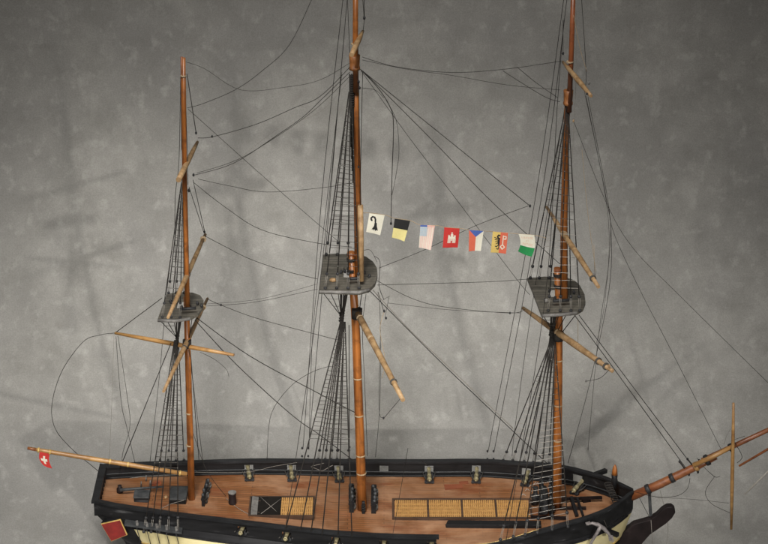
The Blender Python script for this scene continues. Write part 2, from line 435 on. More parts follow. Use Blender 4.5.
# channels (shelves for the shrouds) on both sides
def channel(x0, x1, off, sgn):
    mb = MB(); n = 10; prev = None
    for i in range(n+1):
        x = x0+(x1-x0)*i/n; b = bw(x); z = zr(x)-off; s = sgn
        cur = [Vector((x, s*(b-.002), z-.002)), Vector((x, s*(b+.018), z-.002)), Vector((x, s*(b+.018), z+.002)), Vector((x, s*(b-.002), z+.002))]
        if prev: mb.hexa([prev[0], cur[0], cur[1], prev[1], prev[3], cur[3], cur[2], prev[2]])
        prev = cur
    bmesh.ops.remove_doubles(mb.bm, verts=mb.bm.verts, dist=1e-6)
    return mb.build('channel', 'slate', ship)
for sgn in (-1, 1):
    channel(-.496, -.385, .028, sgn)
ch = [(-.472+.019*k) for k in range(5)]
for xx in ch:
    MB().box((xx, -(bw(xx)+.012), zr(xx)-.024), (.0045, .010, .007), rz=.2).build('chain_plate_block', 'grey_wood', ship)
    MB().tube([(xx, -(bw(xx)+.018), zr(xx)-.031), (xx+.006, -(bw(xx)+.004), zr(xx)-.078)], .0009, 5).build('chain_plate', 'iron', ship)
# beakhead knee
kp = [(604, 556), (622, 533), (634, 524), (643, 521.5), (650, 519.5), (657, 515), (662, 510), (667, 507), (672, 506.6), (675, 509), (675.5, 513), (672, 518.5), (666, 524), (658, 529.5), (650, 535), (643, 543), (636, 556), (622, 568)]
MB().prism([P(a, b, -.008) for a, b in kp], (0, .016, 0)).build('beakhead', 'brown_black', ship, bevel=.002)
MB().prism([P(a, b, .002) for a, b in ((648, 493), (651, 493), (652.5, 519), (649.5, 519.5))], (0, .005, 0)).build('bowsprit_strut', 'slate', ship)

# ------------------------------------------------------------------ deck fittings
def coaming_box(x0, x1, y0, y1, h, name, mat, w=.0045):
    mb = MB(); z = dz((x0+x1)/2)-.003
    for a, b, c, d in ((x0-w, x1+w, y0-w, y0), (x0-w, x1+w, y1, y1+w), (x0-w, x0, y0+.0001, y1-.0001), (x1, x1+w, y0+.0001, y1-.0001)):
        mb.box(((a+b)/2, (c+d)/2, z+h/2), (b-a, d-c, h))
    return mb.build(name, mat, ship)
def grating(x0, x1, y0, y1, z, parent, nx=16, ny=5):
    mb = MB(); mb.box(((x0+x1)/2, (y0+y1)/2, z-.0035), (x1-x0, y1-y0, .001), mi=1)
    dx = (x1-x0)/nx; dy = (y1-y0)/ny
    for i in range(nx): mb.box((x0+dx*(i+.5), (y0+y1)/2, z-.0012+random.uniform(-.0002, .0002)), (dx*random.uniform(.64, .74), y1-y0, .0024))
    for j in range(1, ny): mb.box(((x0+x1)/2, y0+dy*j, z-.0018), (x1-x0, dy*.16, .0020))
    mb.build('grating', ['grating', 'grating_base'], parent)
# long hatch with four gratings
a = D(394, 517, .004); b = D(394, 499.3, .004); e = D(531, 517, .004)
X0, X1, Y0, Y1 = a.x, e.x, a.y, b.y
hz = dz((X0+X1)/2)+.0035
lh = coaming_box(X0, X1, Y0, Y1, .0085, 'long_hatch', 'hatch_brown', .0036)
cuts = [X0]+[D(p, 508, .004).x for p in (428, 462, 496)]+[X1]
for i in range(4):
    grating(cuts[i]+.0018, cuts[i+1]-.0018, Y0+.0008, Y1-.0008, hz+.0005, lh)
for i in range(1, 4): MB().box((cuts[i], (Y0+Y1)/2, hz-.001), (.0034, Y1-Y0-.0002, .006)).build('crossbar', 'hatch_brown', lh)
# small hatch: ladder over a well painted as dark shade, and one grating
a = D(249.5, 513.5, .004); b = D(252, 495, .004); e = D(313, 513.5, .004)
X0, X1, Y0, Y1 = a.x, e.x, a.y, b.y; hz = dz(-.2)+.0035
sh = coaming_box(X0, X1, Y0, Y1, .0085, 'small_hatch', 'hatch_brown', .003)
xm = D(281, 505, .004).x
grating(xm, X1-.0008, Y0+.0008, Y1-.0008, hz+.0005, sh)
MB().box(((X0+xm)/2, (Y0+Y1)/2, dz(-.25)+.0004), (xm-X0, Y1-Y0, .0012)).build('stairwell_shade', 'hole_shade', sh)  # thin slab on the deck, the well's shade painted in its colour
mb = MB(); xa = X0+.002
mb.hexa([(xa, Y0+.001, dz(-.26)), (xa+.014, Y0+.001, dz(-.26)), (xa+.014, Y1-.001, dz(-.26)), (xa, Y1-.001, dz(-.26)),
         (xa, Y0+.001, hz+.004), (xa+.010, Y0+.001, hz+.002), (xa+.010, Y1-.001, hz+.002), (xa, Y1-.001, hz+.004)])
mb.build('ladder_head', 'grey_wood', sh)
mb = MB()
for k in range(4):
    mb.box((xa+.0155+.0058*k, (Y0+Y1)/2-.003, hz-.0005-.0009*k), (.0026, (Y1-Y0)*.62, .0015))
for yy in (.31, -.31): mb.beam((xa+.013, (Y0+Y1)/2-.003+(Y1-Y0)*yy, hz+.001), (xm-.002, (Y0+Y1)/2-.003+(Y1-Y0)*yy, hz-.003), .002, .002)
mb.build('ladder', 'hatch_brown', sh)
MB().tube([(xa+.016, Y1-.002, hz+.002), (xm-.004, Y0+.008, hz+.001)], .0006, 5).build('hatch_line', 'rope_grey', sh)
MB().tube([(xa+.02, Y0+.004, hz+.002), (xm-.001, Y1-.008, hz+.0015)], .0006, 5).build('hatch_line', 'rope_grey', sh)
# red patch in the deck
q = [D(444, 484.5, .0006), D(462, 484, .0006), D(463, 488, .0006), D(445, 490, .0006)]
MB().prism(q, (0, 0, .0004)).build('deck_repair', 'deck_patch', ship)
q = [D(459, 481.5, .0006), D(468, 481, .0006), D(468.5, 484, .0006), D(459.5, 484.3, .0006)]
MB().prism(q, (0, 0, .0004)).build('deck_repair', 'deck_patch', ship)
# stern skylights: slate boxes with sloping lids
def skylight(pl, pr, pbot, ptop):
    a = D(pl, pbot); b = D(pr, pbot); c = D((pl+pr)/2, ptop, .012)
    w = b.x-a.x; y0 = a.y; y1 = c.y; x0 = a.x; z = dz(a.x)-.002
    o = MB().hexa([(x0, y0, z), (x0+w, y0, z), (x0+w*1.02, y1, z), (x0+w*.02, y1, z), (x0, y0, z+.010), (x0+w, y0, z+.010), (x0+w*1.02, y1, z+.015), (x0+w*.02, y1, z+.015)]).build('skylight', 'black', ship, bevel=.0008)
    MB().hexa([(x0-.001, y0-.001, z+.0103), (x0+w+.001, y0-.001, z+.0103), (x0+w*1.02+.001, y1+.001, z+.0153), (x0+w*.02-.001, y1+.001, z+.0153),
               (x0-.001, y0-.001, z+.0125), (x0+w+.001, y0-.001, z+.0125), (x0+w*1.02+.001, y1+.001, z+.0175), (x0+w*.02-.001, y1+.001, z+.0175)]).build('lid', 'slate', o, bevel=.0005)
skylight(134, 149, 502, 491.5); skylight(169.5, 186, 503.5, 488)
# tiller
t0 = D(120, 490, .012); t1 = D(164, 486.5, .012)
tl = MB().tube([t0, t0+(t1-t0)*.5, t1], [.0036, .0028, .002], 8).build('tiller', 'slate', ship)
MB().lathe([(.003, 0), (.0062, .002), (.0065, .010), (.004, .013), (.004, .017)], D(120, 493, -.001), 12).build('rudder_head', 'brown_black', ship)
MB().beam(D(152, 485, .003), D(160, 482, .003), .008, .006).build('deck_chock', 'deck_patch', ship)
MB().lathe([(.0035, 0), (.004, .003), (.002, .005)], D(166, 498, -.0005), 10).build('deck_cleat', 'yard', ship)
for px, py in ((146, 481), (150, 486), (157, 489), (141, 487)):
    q = D(px, py); MB().tube([q, q+Vector((.001, 0, .013))], [.0018, .001], 6).build('belaying_pin', 'grey_wood', ship)
# pin racks / bitts
def bitts(p_far, p_near, n, name='bitts', h=.02, wide=.006, fat=1.2):
    a = D(*p_far); b = D(*p_near); mb = MB()
    for t in (.06, .94):
        q = a+(b-a)*t; mb.box(q+Vector((0, 0, h/2-.002)), (wide, .006, h)); 
    mb.beam(a+Vector((0, 0, h*.72)), b+Vector((0, 0, h*.72)), wide*1.2, .0035)
    o = mb.build(name, 'black', ship)
    for k in range(n):
        q = a+(b-a)*((k+.5)/n)+Vector((random.uniform(-.003, .003), 0, h*.72))
        mb = MB(); mb.lathe([(.001, -.010), (.0012, 0), (.0024*fat, .002), (.0022*fat, .007), (.001, .009)], q, 8)
        mb.build('belaying_pin', 'slate', o)
    for k in range(n):
        q = a+(b-a)*((k+.35)/n)+Vector((.0045, 0, h*.45)); mb = MB()
        pts = []
        for i in range(15):
            an = i*.9; pts.append(q+Vector(((.0012*math.sin(an*1.3)+.001*math.cos(an))*fat, .0035*math.cos(an), .006*math.sin(an)-.002)))
        mb.tube(pts, .0009*fat, 5).build('rope_coil', 'rope' if k % 2 else 'iron_pale', o)
    return o
bitts((208, 487), (203, 507), 4, 'bitts', .022)
bitts((351.5, 494), (351.5, 513), 5, 'bitts', .027, .009, 1.5); bitts((374, 495), (373.5, 514), 5, 'bitts', .027, .009, 1.5)
q = D(363.5, 512)
o = MB().box(q+Vector((0, -.004, .012)), (.006, .006, .028)).build('bitt_post', 'black', ship, bevel=.001)
MB().tube([q+Vector((.004*math.cos(i*1.1), -.004+.005*math.sin(i*1.1), .004+.0009*i)) for i in range(18)], .001, 5).build('rope_coil', 'rope', o)
# fore bitts, windlass and stove cluster
bitts((541, 492), (541, 516), 5, 'bitts', .03, .008); bitts((551, 489), (551, 518), 5, 'bitts', .03, .007)
mb = MB(); a = D(544, 488, .017); b = D(545, 512, .017)
mb.tube([a, a+(b-a)*.2, a+(b-a)*.5, a+(b-a)*.8, b], [.006, .008, .0085, .008, .006], 12)
mb.build('windlass', 'iron', ship)
MB().lathe([(.008, 0), (.008, .02), (.005, .023), (.004, .034), (.0055, .035), (.0055, .038)], D(535, 504, 0), 14).build('galley_stove', 'iron', ship)
for pa, pb, up in (((531, 517), (566, 518), .004), ((556, 499), (602, 497.5), .01), ((560, 508), (586, 508), .004)):
    MB().beam(D(*pa, up), D(*pb, up), .005, .005).build('deck_beam', 'brown_black', ship)
a = D(571, 497, .024); b = D(577, 516, .003)
mb = MB(); mb.beam(a, b, .006, .006); mb.beam(a+Vector((.012, .006, -.004)), b+Vector((.012, 0, 0)), .004, .004); mb.beam(a+Vector((-.001, 0, -.010)), a+Vector((.014, 0, -.010)), .003, .003)
mb.build('bitt_knee', 'black', ship)
MB().box(D(586, 500, .003), (.016, .010, .007), .3).build('deck_chock', 'brown_black', ship)
# knightheads, catheads, rope hank at the bow
q = P(614, 488, .012)
kh = MB().lathe([(.006, 0), (.0062, .012), (.0068, .018), (.0055, .022), (.0062, .03)], q, 10).build('knighthead', 'black', ship)
MB().lathe([(.0058, .0302), (.0052, .04), (.003, .048), (.0008, .052)], q, 10).build('post_tip', 'mast', kh)
mb = MB()
for k in range(9):
    c0 = P(608+1.1*k, 484+2.4*k, -.006); 
    mb.tube([c0+Vector((.007*math.cos(i*.7), -.003*k*.1, .004*math.sin(i*.7))) for i in range(10)], .0011, 5)
mb.build('rope_hank', 'rope', ship)
MB().beam(P(595, 474.5, .085), P(606, 470.5, .105), .008, .008).build('cathead', 'black', ship)
MB().beam(P(596, 526, -.062), P(618, 535, -.094), .008, .008).build('cathead', 'black', ship)
# long black spare timber on deck beside the hatch
a = D(446, 524, .003); b = D(541, 524.5, .003)
sp = MB(); sp.hexa([a+Vector(v) for v in ((0, -.008, -.004), (0, .008, -.004))]+[b+Vector(v) for v in ((0, .008, -.004), (0, -.008, -.004))] and
    [a+Vector((0, -.009, -.005)), b+Vector((0, -.009, -.005)), b+Vector((0, .009, -.005)), a+Vector((.006, .009, -.005)),
     a+Vector((-.002, -.009, .004)), b+Vector((0, -.009, .004)), b+Vector((0, .009, .004)), a+Vector((.004, .009, .004))])
o = tag(sp.build('spare_timber', 'black', bevel=.001), 'long flat black timber lying on deck beside the long yellow grating', 'timber')
# small cask
q = D(232.5, 503.5)
o = thing('cask', 'small dark brown cask with grey top on the deck left of the open hatch', 'cask', q)
MB().lathe([(.0072, -.001), (.0078, .002), (.0078, .006), (.0072, .009), (.0072, .018), (.0078, .021), (.0082, .024)], q, 18).build('staves', 'brown_black', o)
MB().lathe([(.0082, .0242), (.0080, .0258)], q, 18).build('lid', 'grey_wood', o)

# ------------------------------------------------------------------ guns
def make_gun(label, loc, rz, group):
    """barrel points along local +Y, carriage on the ground"""
    t = thing('cannon', label, 'cannon', (0, 0, 0), group)
    mb = MB(); mb.lathe([(.0005, -.030), (.0017, -.029), (.0017, -.0265), (.0012, -.0255), (.0046, -.024), (.0050, -.021), (.0046, -.0205), (.0044, -.008), (.0047, -.0075), (.0040, -.007), (.0033, .015), (.0036, .0155), (.0044, .0185), (.0040, .020), (.0018, .020), (.0018, .012)],
             (0, 0, .0125), 14, (0, 1, .04)); mb.build('barrel', 'brass', t)
    mb = MB()
    for s in (-1, 1):
        mb.prism([(s*.0062-.0013, y, z) for y, z in ((-.025, .003), (.010, .003), (.010, .0115), (.002, .0115), (-.006, .009), (-.015, .0075), (-.025, .006))], (.0026, 0, 0))
    mb.box((0, -.010, .0035), (.0098, .026, .002)); mb.box((0, -.021, .0065), (.0096, .006, .0028))
    ca = mb.build('carriage', 'iron', t)
    for s in (-1, 1):
        for y, r in ((-.019, .0035), (.005, .0042)):
            MB().lathe([(r*.9, 0), (r, .0004), (r, .0022), (r*.9, .0026)], (s*.0081-(0.0013 if s > 0 else .0013), y, r), 12, (1, 0, 0)).build('wheel', 'iron', ca)
    mb = MB()
    for s in (-1, 1): mb.tube([(s*.0075, -.012, .0075), (s*.0105, -.002, .008), (s*.013, .012, .011)], .0008, 5)
    mb.build('tackle', 'rope_dark', t)
    t.location = loc; t.rotation_euler = (0, 0, rz); return t
def children(o): return [c for c in bpy.data.objects if c.parent == o]
def copy_tree(src, label, loc, rz):
    c = src.copy(); COL.objects.link(c); c.location = loc; c.rotation_euler = (0, 0, rz); c['label'] = label
    for ch in children(src):
        d = ch.copy(); COL.objects.link(d); d.parent = c
        for g in children(ch):
            k = g.copy(); COL.objects.link(k); k.parent = d
    return c
GF = 'cannons along the far bulwark'; GN = 'cannons along the near bulwark'
far_labels = ['brass cannon at far bulwark, above and right of the small cask', 'brass cannon at far bulwark directly behind the ladder hatch grating',
  'brass cannon at far bulwark just left of the main mast', None, 'brass cannon at far bulwark behind the first seam of the long hatch grating',
  'brass cannon at far bulwark beside the fresh red deck patch', 'brass cannon at far bulwark just left of the foremast behind its shrouds', 'brass cannon standing askew in the bow, right of the foremast']
near_labels = ['brass cannon at near bulwark below the small cask', 'brass cannon at near bulwark below the open ladder hatch', 'brass cannon at near bulwark left of the main mast foot',
  'brass cannon at near bulwark just right of the main mast foot', 'brass cannon at the step where the near bulwark ends']
def tangent(x): return math.atan2(bw(x+.01)-bw(x-.01), .02)
gun = None
for x, lb in zip(PORTS, far_labels):
    if lb is None: continue
    y = bw(x)-.0175; rz = tangent(x)
    if x > .37: y = bw(x)-.026; rz = -.5
    loc = (x, y, dz(x, y)+.0002)
    gun = make_gun(lb, loc, rz, GF) if gun is None else copy_tree(gun, lb, loc, rz)
first_near = None
for x, lb in zip(PORTS, near_labels):
    y = -(bw(x)-.007); loc = (x, y, dz(x, y)+.0002); rz = math.pi-tangent(x)
    o = copy_tree(gun, lb, loc, rz); o['group'] = GN

# ------------------------------------------------------------------ anchor on the near bow
an = thing('anchor', 'grey iron anchor hanging from the cathead on the near bow', 'anchor', P(600, 524, -.1))
Ya = -.105
MB().tube([P(a, b, Ya) for a, b in ((586, 524.5), (592, 523), (598, 524.5), (604, 528.5), (609, 534), (612, 540))], [.0018, .003, .0042, .0042, .003, .0018], 8).build('arms', 'anchor', an)
MB().tube([P(a, b, Ya-.001) for a, b in ((601, 525.5), (597, 533), (592, 541), (587, 552))], [.004, .0034, .003, .003], 8).build('shank', 'anchor', an)
for c in (((585.5, 523), (590, 521.8), (591, 524), (588, 525.5)), ((608, 535), (613, 536), (614, 542), (609, 541))):
    MB().prism([P(a, b, Ya-.002) for a, b in c], (0, .003, 0)).build('fluke', 'anchor', an)
MB().tube([P(587, 552, Ya-.006), P(587, 552, Ya+.03)], .004, 8).build('stock', 'brown_black', an)

# ------------------------------------------------------------------ masts
def mast_piece(name, pts, radii, mat, parent, n=14, bands=()):
    q = [P(*p) for p in pts]
    o = MB().tube(q, radii, n).build(name, mat, parent)
    return o
def band(px, py, Y, r, parent, mat='rope_tan', h=.004, axis=(0, 0, 1)):
    return MB().lathe([(r*.96, -h*.36), (r*1.03, -h*.28), (r*1.03, h*.28), (r*.96, h*.36)], P(px, py, Y), 12, axis).build('band', mat, parent)
def to_deck(px, py): return (px, py, 0)
mizzen = mast_piece('mizzen_mast', [(191.6, 503, 0), (190.5, 450, 0), (188.5, 380, 0), (186.3, 297, 0)], [.0068, .0066, .006, .0052], 'mast', ship)
mast_piece('topmast', [(187.5, 312, -.011), (186, 240, -.011), (184.6, 175, -.011), (184, 120, -.011), (183.6, 58, -.011)], [.0052, .0048, .0045, .0044, .0034], 'mast', mizzen)
MB().tube([P(181.7, 57, -.005), P(182.6, 150, -.005)], [.0022, .0024], 8).build('flagpole', 'mast_dark', mizzen)
mainm = mast_piece('main_mast', [(362.3, 513, 0), (361, 470, 0), (358.5, 400, 0), (356, 330, 0), (351, 252, 0)], [.0094, .0092, .0086, .008, .0068], 'mast', ship)
mast_piece('topmast', [(358.6, 284, -.003), (357.5, 200, 0), (356.5, 130, 0), (355.6, 66, 0)], [.0074, .0072, .0062, .0052], 'mast', mainm)
mast_piece('topgallant_mast', [(356, 92, -.010), (355.4, 40, -.010), (355.6, -25, -.010)], [.0052, .005, .0045], 'mast', mainm)
fore = mast_piece('fore_mast', [(556.6, 512, 0), (557.3, 450, 0), (558.3, 380, 0), (559, 300, 0), (557, 268, 0)], [.0092, .0088, .008, .0072, .0062], 'mast', ship)
mast_piece('topmast', [(564, 308, -.003), (564, 220, 0), (565.8, 150, 0), (567.6, 96, 0)], [.0076, .0068, .0058, .005], 'mast', fore)
mast_piece('topgallant_mast', [(569, 112, -.010), (571.4, 50, -.010), (574, -25, -.010)], [.005, .0046, .0042], 'mast_dark', fore)
def cap(px, y0, y1, r, parent, Y=-.006):
    a = P(px, y1, Y); h = (P(px, y0, Y)-a).length
    mb = MB(); mb.lathe([(r*.86, 0), (r*1.02, h*.03), (r*1.02, h*.2), (r*.9, h*.22), (r*.97, h*.6), (r*1.04, h*.98), (r*.8, h)], a, 9)
    return mb.build('cap', 'mast_dull', parent)
cap(354.6, 55, 70, .0100, mainm)
cap(568, 90, 105, .0088, fore)
for px, py, r, pm in ((355.2, 44, .0075, mainm), (361.3, 473, .0096, mainm), (360.5, 455, .0095, mainm), (359, 415, .0092, mainm), (357.7, 378, .0088, mainm), (357, 345, .0086, mainm),
                      (557.6, 440, .0089, fore), (557.9, 405, .0086, fore), (558.7, 360, .008, fore), (189.6, 445, .0068, mizzen), (189, 413, .0064, mizzen), (570, 62, .0066, fore),
                      (183.4, 76, .005, mizzen), (357, 490, .0098, mainm)):
    if px == 357: continue
    band(px, py, -.010 if py < 80 and px > 200 else (-.011 if py < 80 else 0), r, pm)
# tops (platforms)
def top_platform(outline, zc, th, rim, hole, parent):
    z = P(*zc).z; pts = [G(a, b, z) for a, b in outline]
    c = sum(pts, Vector())/len(pts)
    hx, hy, hw, hd = hole
    mb = MB(); n = len(pts); hc = G(hx, hy, z)
    # ring of quads between outline and lubber hole so that the hole is a real opening
    ho = []
    for p in pts:
        d = p-hc; k = max(abs(d.x)/hw, abs(d.y)/hd); ho.append(hc+d/k)
    vu = [mb.bm.verts.new(p) for p in pts]; vi = [mb.bm.verts.new(p) for p in ho]
    lu = [mb.bm.verts.new(p-Vector((0, 0, th))) for p in pts]; li = [mb.bm.verts.new(p-Vector((0, 0, th))) for p in ho]
    for i in range(n):
        j = (i+1) % n
        mb.face((vu[i], vu[j], vi[j], vi[i])); mb.face((lu[j], lu[i], li[i], li[j])); mb.face((vu[i], lu[i], lu[j], vu[j])); mb.face((vi[j], li[j], li[i], vi[i]))
    o = mb.build('top', 'top', parent)
    r = [p+Vector((0, 0, -.001)) for p in pts]
    MB().tube(r+[r[0]], .0026, 6, caps=False).build('top_rim', 'grey_wood', o) if False else None
    return o, z, pts
def densify(o, n=3):
    out = []
    for i in range(len(o)):
        a = o[i]; b = o[(i+1) % len(o)]
        for k in range(n): out.append((a[0]+(b[0]-a[0])*k/n, a[1]+(b[1]-a[1])*k/n))
    return out
mt, mz, mpts = top_platform(densify([(319, 290.5), (321, 272), (323, 254.5), (340, 254), (357, 254.5), (366, 256.5), (373, 261.5), (377, 268), (377.5, 275), (375, 283), (369, 289), (360, 291.5), (340, 291)]), (353.5, 274, 0), .007, 1, (351, 272, .014, .024), mainm)
ft, fz, fpts = top_platform(densify([(541.5, 314.5), (535, 297), (527.5, 278), (545, 276.5), (566, 277.5), (574, 280), (580, 285.5), (584.5, 294), (585.5, 302), (583, 308.5), (577, 312), (560, 313.5)]), (560.5, 297, 0), .006, 1, (556, 292, .014, .022), fore)
zt, zz, zpts = top_platform(densify([(157.5, 319.5), (162, 307), (167, 294), (180, 292), (192, 292.5), (200, 295), (203.5, 300), (203, 307), (198, 314), (190, 318), (175, 320)]), (186.5, 306, 0), .005, 1, (183, 304, .011, .019), mizzen)
# lip along the near edge of each top
for pl, par in ((((319.3, 292.6), (340, 293), (359, 293.2), (369, 290.6)), mainm), (((541.8, 316.5), (560, 315.6), (577, 313.6)), fore), (((157.8, 321.2), (175, 321.8), (190, 319.6)), mizzen)):
    zc_ = {mainm: mz, fore: fz, mizzen: zz}[par]
    MB().tube([G(a, b-1.0, zc_-.002)+Vector((0, -.001, 0)) for a, b in pl], .0032, 8).build('lip', 'grey_wood', par)
# fittings on each top: heel blocks, trestle cheeks
for (px, py, par) in ((353, 282, mainm), (559, 304, fore), (186, 312, mizzen)):
    z = {mainm: mz, fore: fz, mizzen: zz}[par]
    for k in range(7):
        q = G(px-14+5*k+random.uniform(-1.5, 1.5), py-8+random.uniform(-5, 6), z)
        MB().lathe([(.0015, 0), (.0026, .002), (.0028, .006), (.0014, .008)], q, 8, (random.uniform(-.4, .4), random.uniform(-.4, .4), 1)).build('block', 'iron', par)
    MB().tube([G(px-6, py-3, z+.012), G(px+10, py-4, z+.012)], .003, 8).build('fid', 'iron', par)
q = G(330, 282, mz); MB().lathe([(.003, 0), (.0045, .005), (.003, .011)], q+Vector((0, 0, .004)), 8, (1, -.2, .1)).build('block', 'yard', mainm)
q = G(546, 303, fz); MB().ball(q+Vector((0, 0, .005)), .0042).build('block', 'grey_wood', fore)
for (p, w, par) in (((353.6, 253.5, -.001), .023, mainm), ((560, 269, -.001), .022, fore)):
    a = P(*p); MB().box(a+Vector((-.002, 0, -.001)), (w*.72, .013, .004)).build('mast_cap', 'mast_dark', par, bevel=.001)
    mb = MB(); r0 = .0074
    for q in range(8):
        zz_ = -.010-.0016*q-.016*(q > 3); c0 = a+Vector((-.0052+.0004*q*(par == fore), 0, zz_))
        mb.lathe([(r0*.98, -.0007), (r0*1.1, 0), (r0*.98, .0007)], c0+Vector((random.uniform(-.0004, .0004), 0, 0)), 10)
    mb.build('lashing', 'rope', par)
# hounds under the tops where the shrouds are seized
for (pts, par) in ((((341, 322, -.004), (344, 300, -.002)), mainm), (((551, 336, -.004), (554, 319, -.002)), fore), (((176, 348, -.003), (179, 325, -.002)), mizzen)):
    a, b = P(*pts[0]), P(*pts[1]); mb = MB(); k = 1 if par != mizzen else .75
    for q in range(9):
        an = q*2.4; ra = .0026*k; rb = .0062*k
        mb.tube([a+Vector((ra*math.cos(an), ra*math.sin(an), -.012-.004*(q % 3))), a+(b-a)*.4+Vector((ra*1.1*math.cos(an+.3), ra*math.sin(an+.3), 0)), b+Vector((rb*math.cos(an+.7), rb*math.sin(an+.7), .012))], .0014*k, 6)
    for q in range(5):
        c = a+(b-a)*(.05+.12*q); mb.lathe([(.0046*k, -.0012), (.0052*k, 0), (.0046*k, .0012)], c, 10, b-a)
    mb.build('shroud_seizing', 'rope', par)
MB().tube([P(357, 309, -.012), P(357, 318, -.012)], .0105, 10).build('yard_parrel', 'rope', mainm)
MB().tube([P(558.5, 332, -.006), P(558, 340, -.006)], .0105, 10).build('yard_parrel', 'rope', fore)
MB().tube([P(187, 340, -.006), P(187, 347, -.006)], .0085, 10).build('yard_parrel', 'rope', mizzen)
mb = MB()
for q in range(5): mb.tube([P(349.5+1.0*q, 74+2*(q % 2), -.009), P(350+.9*q, 110, -.009+.001*q), P(350.5+.6*q, 135+12*q, -.010)], .0012, 6)
for q in range(14): mb.lathe([(.0048, -.001), (.0053, 0), (.0048, .001)], P(351.8, 76+2.3*q, -.006), 10)
mb.build('shroud_bundle', 'rope', mainm)

# ------------------------------------------------------------------ yards, bowsprit, boom
def yard(p0, p1, piv, r, mat='yard', label=None, droop=(0, 0), prof=(.55, .85, 1, .85, .55), parent=ship, nm='yard'):
    z = P(*piv).z
    a = G(*p0, z+droop[0]); b = G(*p1, z+droop[1]); n = len(prof)
    o = MB().tube([a+(b-a)*i/(n-1) for i in range(n)], [r*k for k in prof], 12).build(nm, mat, parent)
    if label: o['label'] = label
    return o, a, b
cj, cjA, cjB = yard((115, 333), (234, 355), (187, 346, -.006), .0047, 'boom')
y2, y2A, y2B = yard((207.5, 298.5), (163.5, 391.5), (186.5, 343, -.012), .0047)
y3, y3A, y3B = yard((205.3, 234.5), (168, 317.5), (187, 278, -.02), .005)
y4, y4A, y4B = yard((197.5, 142), (178.5, 180), (185, 166, -.02), .0052, prof=(.5, .8, .95, 1, .95))
my, myA, myB = yard((358, 314), (403, 400), (357, 314, -.02), .0064, prof=(1, 1, .9, .8, .62), droop=(0, -.03))
mty = MB().tube([P(360.3, 205, -.03), P(360.8, 240, -.04), P(361.3, 281, -.05)], [.0052, .0056, .005], 12).build('yard', 'yard', ship)
mg, mgA, mgB = yard((363, 31), (351.5, 55), (357, 43, -.036), .0052, prof=(.45, .8, 1, 1, .8))
fy, fyA, fyB = yard((523, 308), (612.5, 371), (557, 334, -.016), .0066, prof=(.5, .8, .95, 1, .8, .55))
fty, ftA, ftB = yard((546.5, 207), (598.5, 287), (566, 238, -.03), .0053, prof=(.5, .8, .95, 1, .85, .6))
fg, fgA, fgB = yard((563, 62), (591, 96), (571, 72, -.036), .0050, prof=(.5, .8, .95, 1, .85, .6))
for a, b, ts, r in ((myA, myB, (.05, .3, .8), .0066), (fyA, fyB, (.4, .85, .93), .0068), (ftA, ftB, (.36, .9), .006), (y2A, y2B, (.1, .45, .55), .0052), (y3A, y3B, (.06, .5), .006)):
    for t in ts: MB().lathe([(r, -.002), (r*1.06, -.001), (r*1.06, .001), (r, .002)], a+(b-a)*t, 10, b-a).build('yard_band', 'rope_tan' if t < .5 else 'rope_dark', ship)
# bowsprit group
bs = MB().tube([P(629, 497.5), P(660, 484), P(700, 464.5), P(716, 456.5)], [.0086, .0086, .0074, .006], 12).build('bowsprit', 'red_spar', ship)
MB().tube([P(694, 465, -.012), P(712, 457, -.012), P(733, 446, -.012)], [.0046, .005, .0042], 10).build('jibboom_heel', 'boom', bs)
MB().tube([P(702, 460.5, .004), P(740, 443, .004), P(800, 415, .004)], [.0054, .005, .004], 10).build('jibboom', 'red_spar', bs)
for px, py, r in ((648, 489, .0095), (672, 478, .009), (696, 466.5, .0088), (707, 460, .0105), (731, 447.5, .008)):
    MB().lathe([(r, -.004), (r*1.08, -.003), (r*1.08, .003), (r, .004)], P(px, py, -.004), 10, P(700, 464.5)-P(660, 484)).build('band', 'iron' if px != 696 else 'boom', bs)
sy = MB().tube([P(733.5, 403, -.02), P(733, 440, -.02), P(732, 490, -.02), P(731.2, 529, -.02)], [.0022, .0034, .0038, .0024], 10).build('spritsail_yard', 'boom', ship)
MB().tube([P(739, 466, -.02), P(775, 445, -.02), P(795, 433, -.02)], [.0022, .0026, .0026], 8).build('whisker_boom', 'red_spar', ship)
MB().tube([P(745, 494, -.03), P(775, 464.5, -.03), P(785, 454, -.03)], [.0016, .0017, .0017], 8).build('whisker_boom', 'rope_pale', ship)
# spanker boom over the stern
sb = MB().tube([P(28, 448, -.01), P(45, 451, -.01), P(100, 460, -.01), P(150, 468, -.01), P(187, 474, -.008)], [.0028, .004, .0048, .0048, .0042], 12).build('spanker_boom', 'boom', ship)
MB().tube([P(27.5, 448, -.01), P(36, 449.5, -.01)], [.003, .0036], 10).build('boom_tip', 'red_spar', sb)
for px, py in ((38.5, 450), (50, 452), (110, 461.5), (128, 464.5), (180, 473)):
    MB().lathe([(.0046, -.0018), (.0053, -.001), (.0053, .001), (.0046, .0018)], P(px, py, -.01), 10, (1, 0, -.17)).build('boom_band', 'gold', sb)

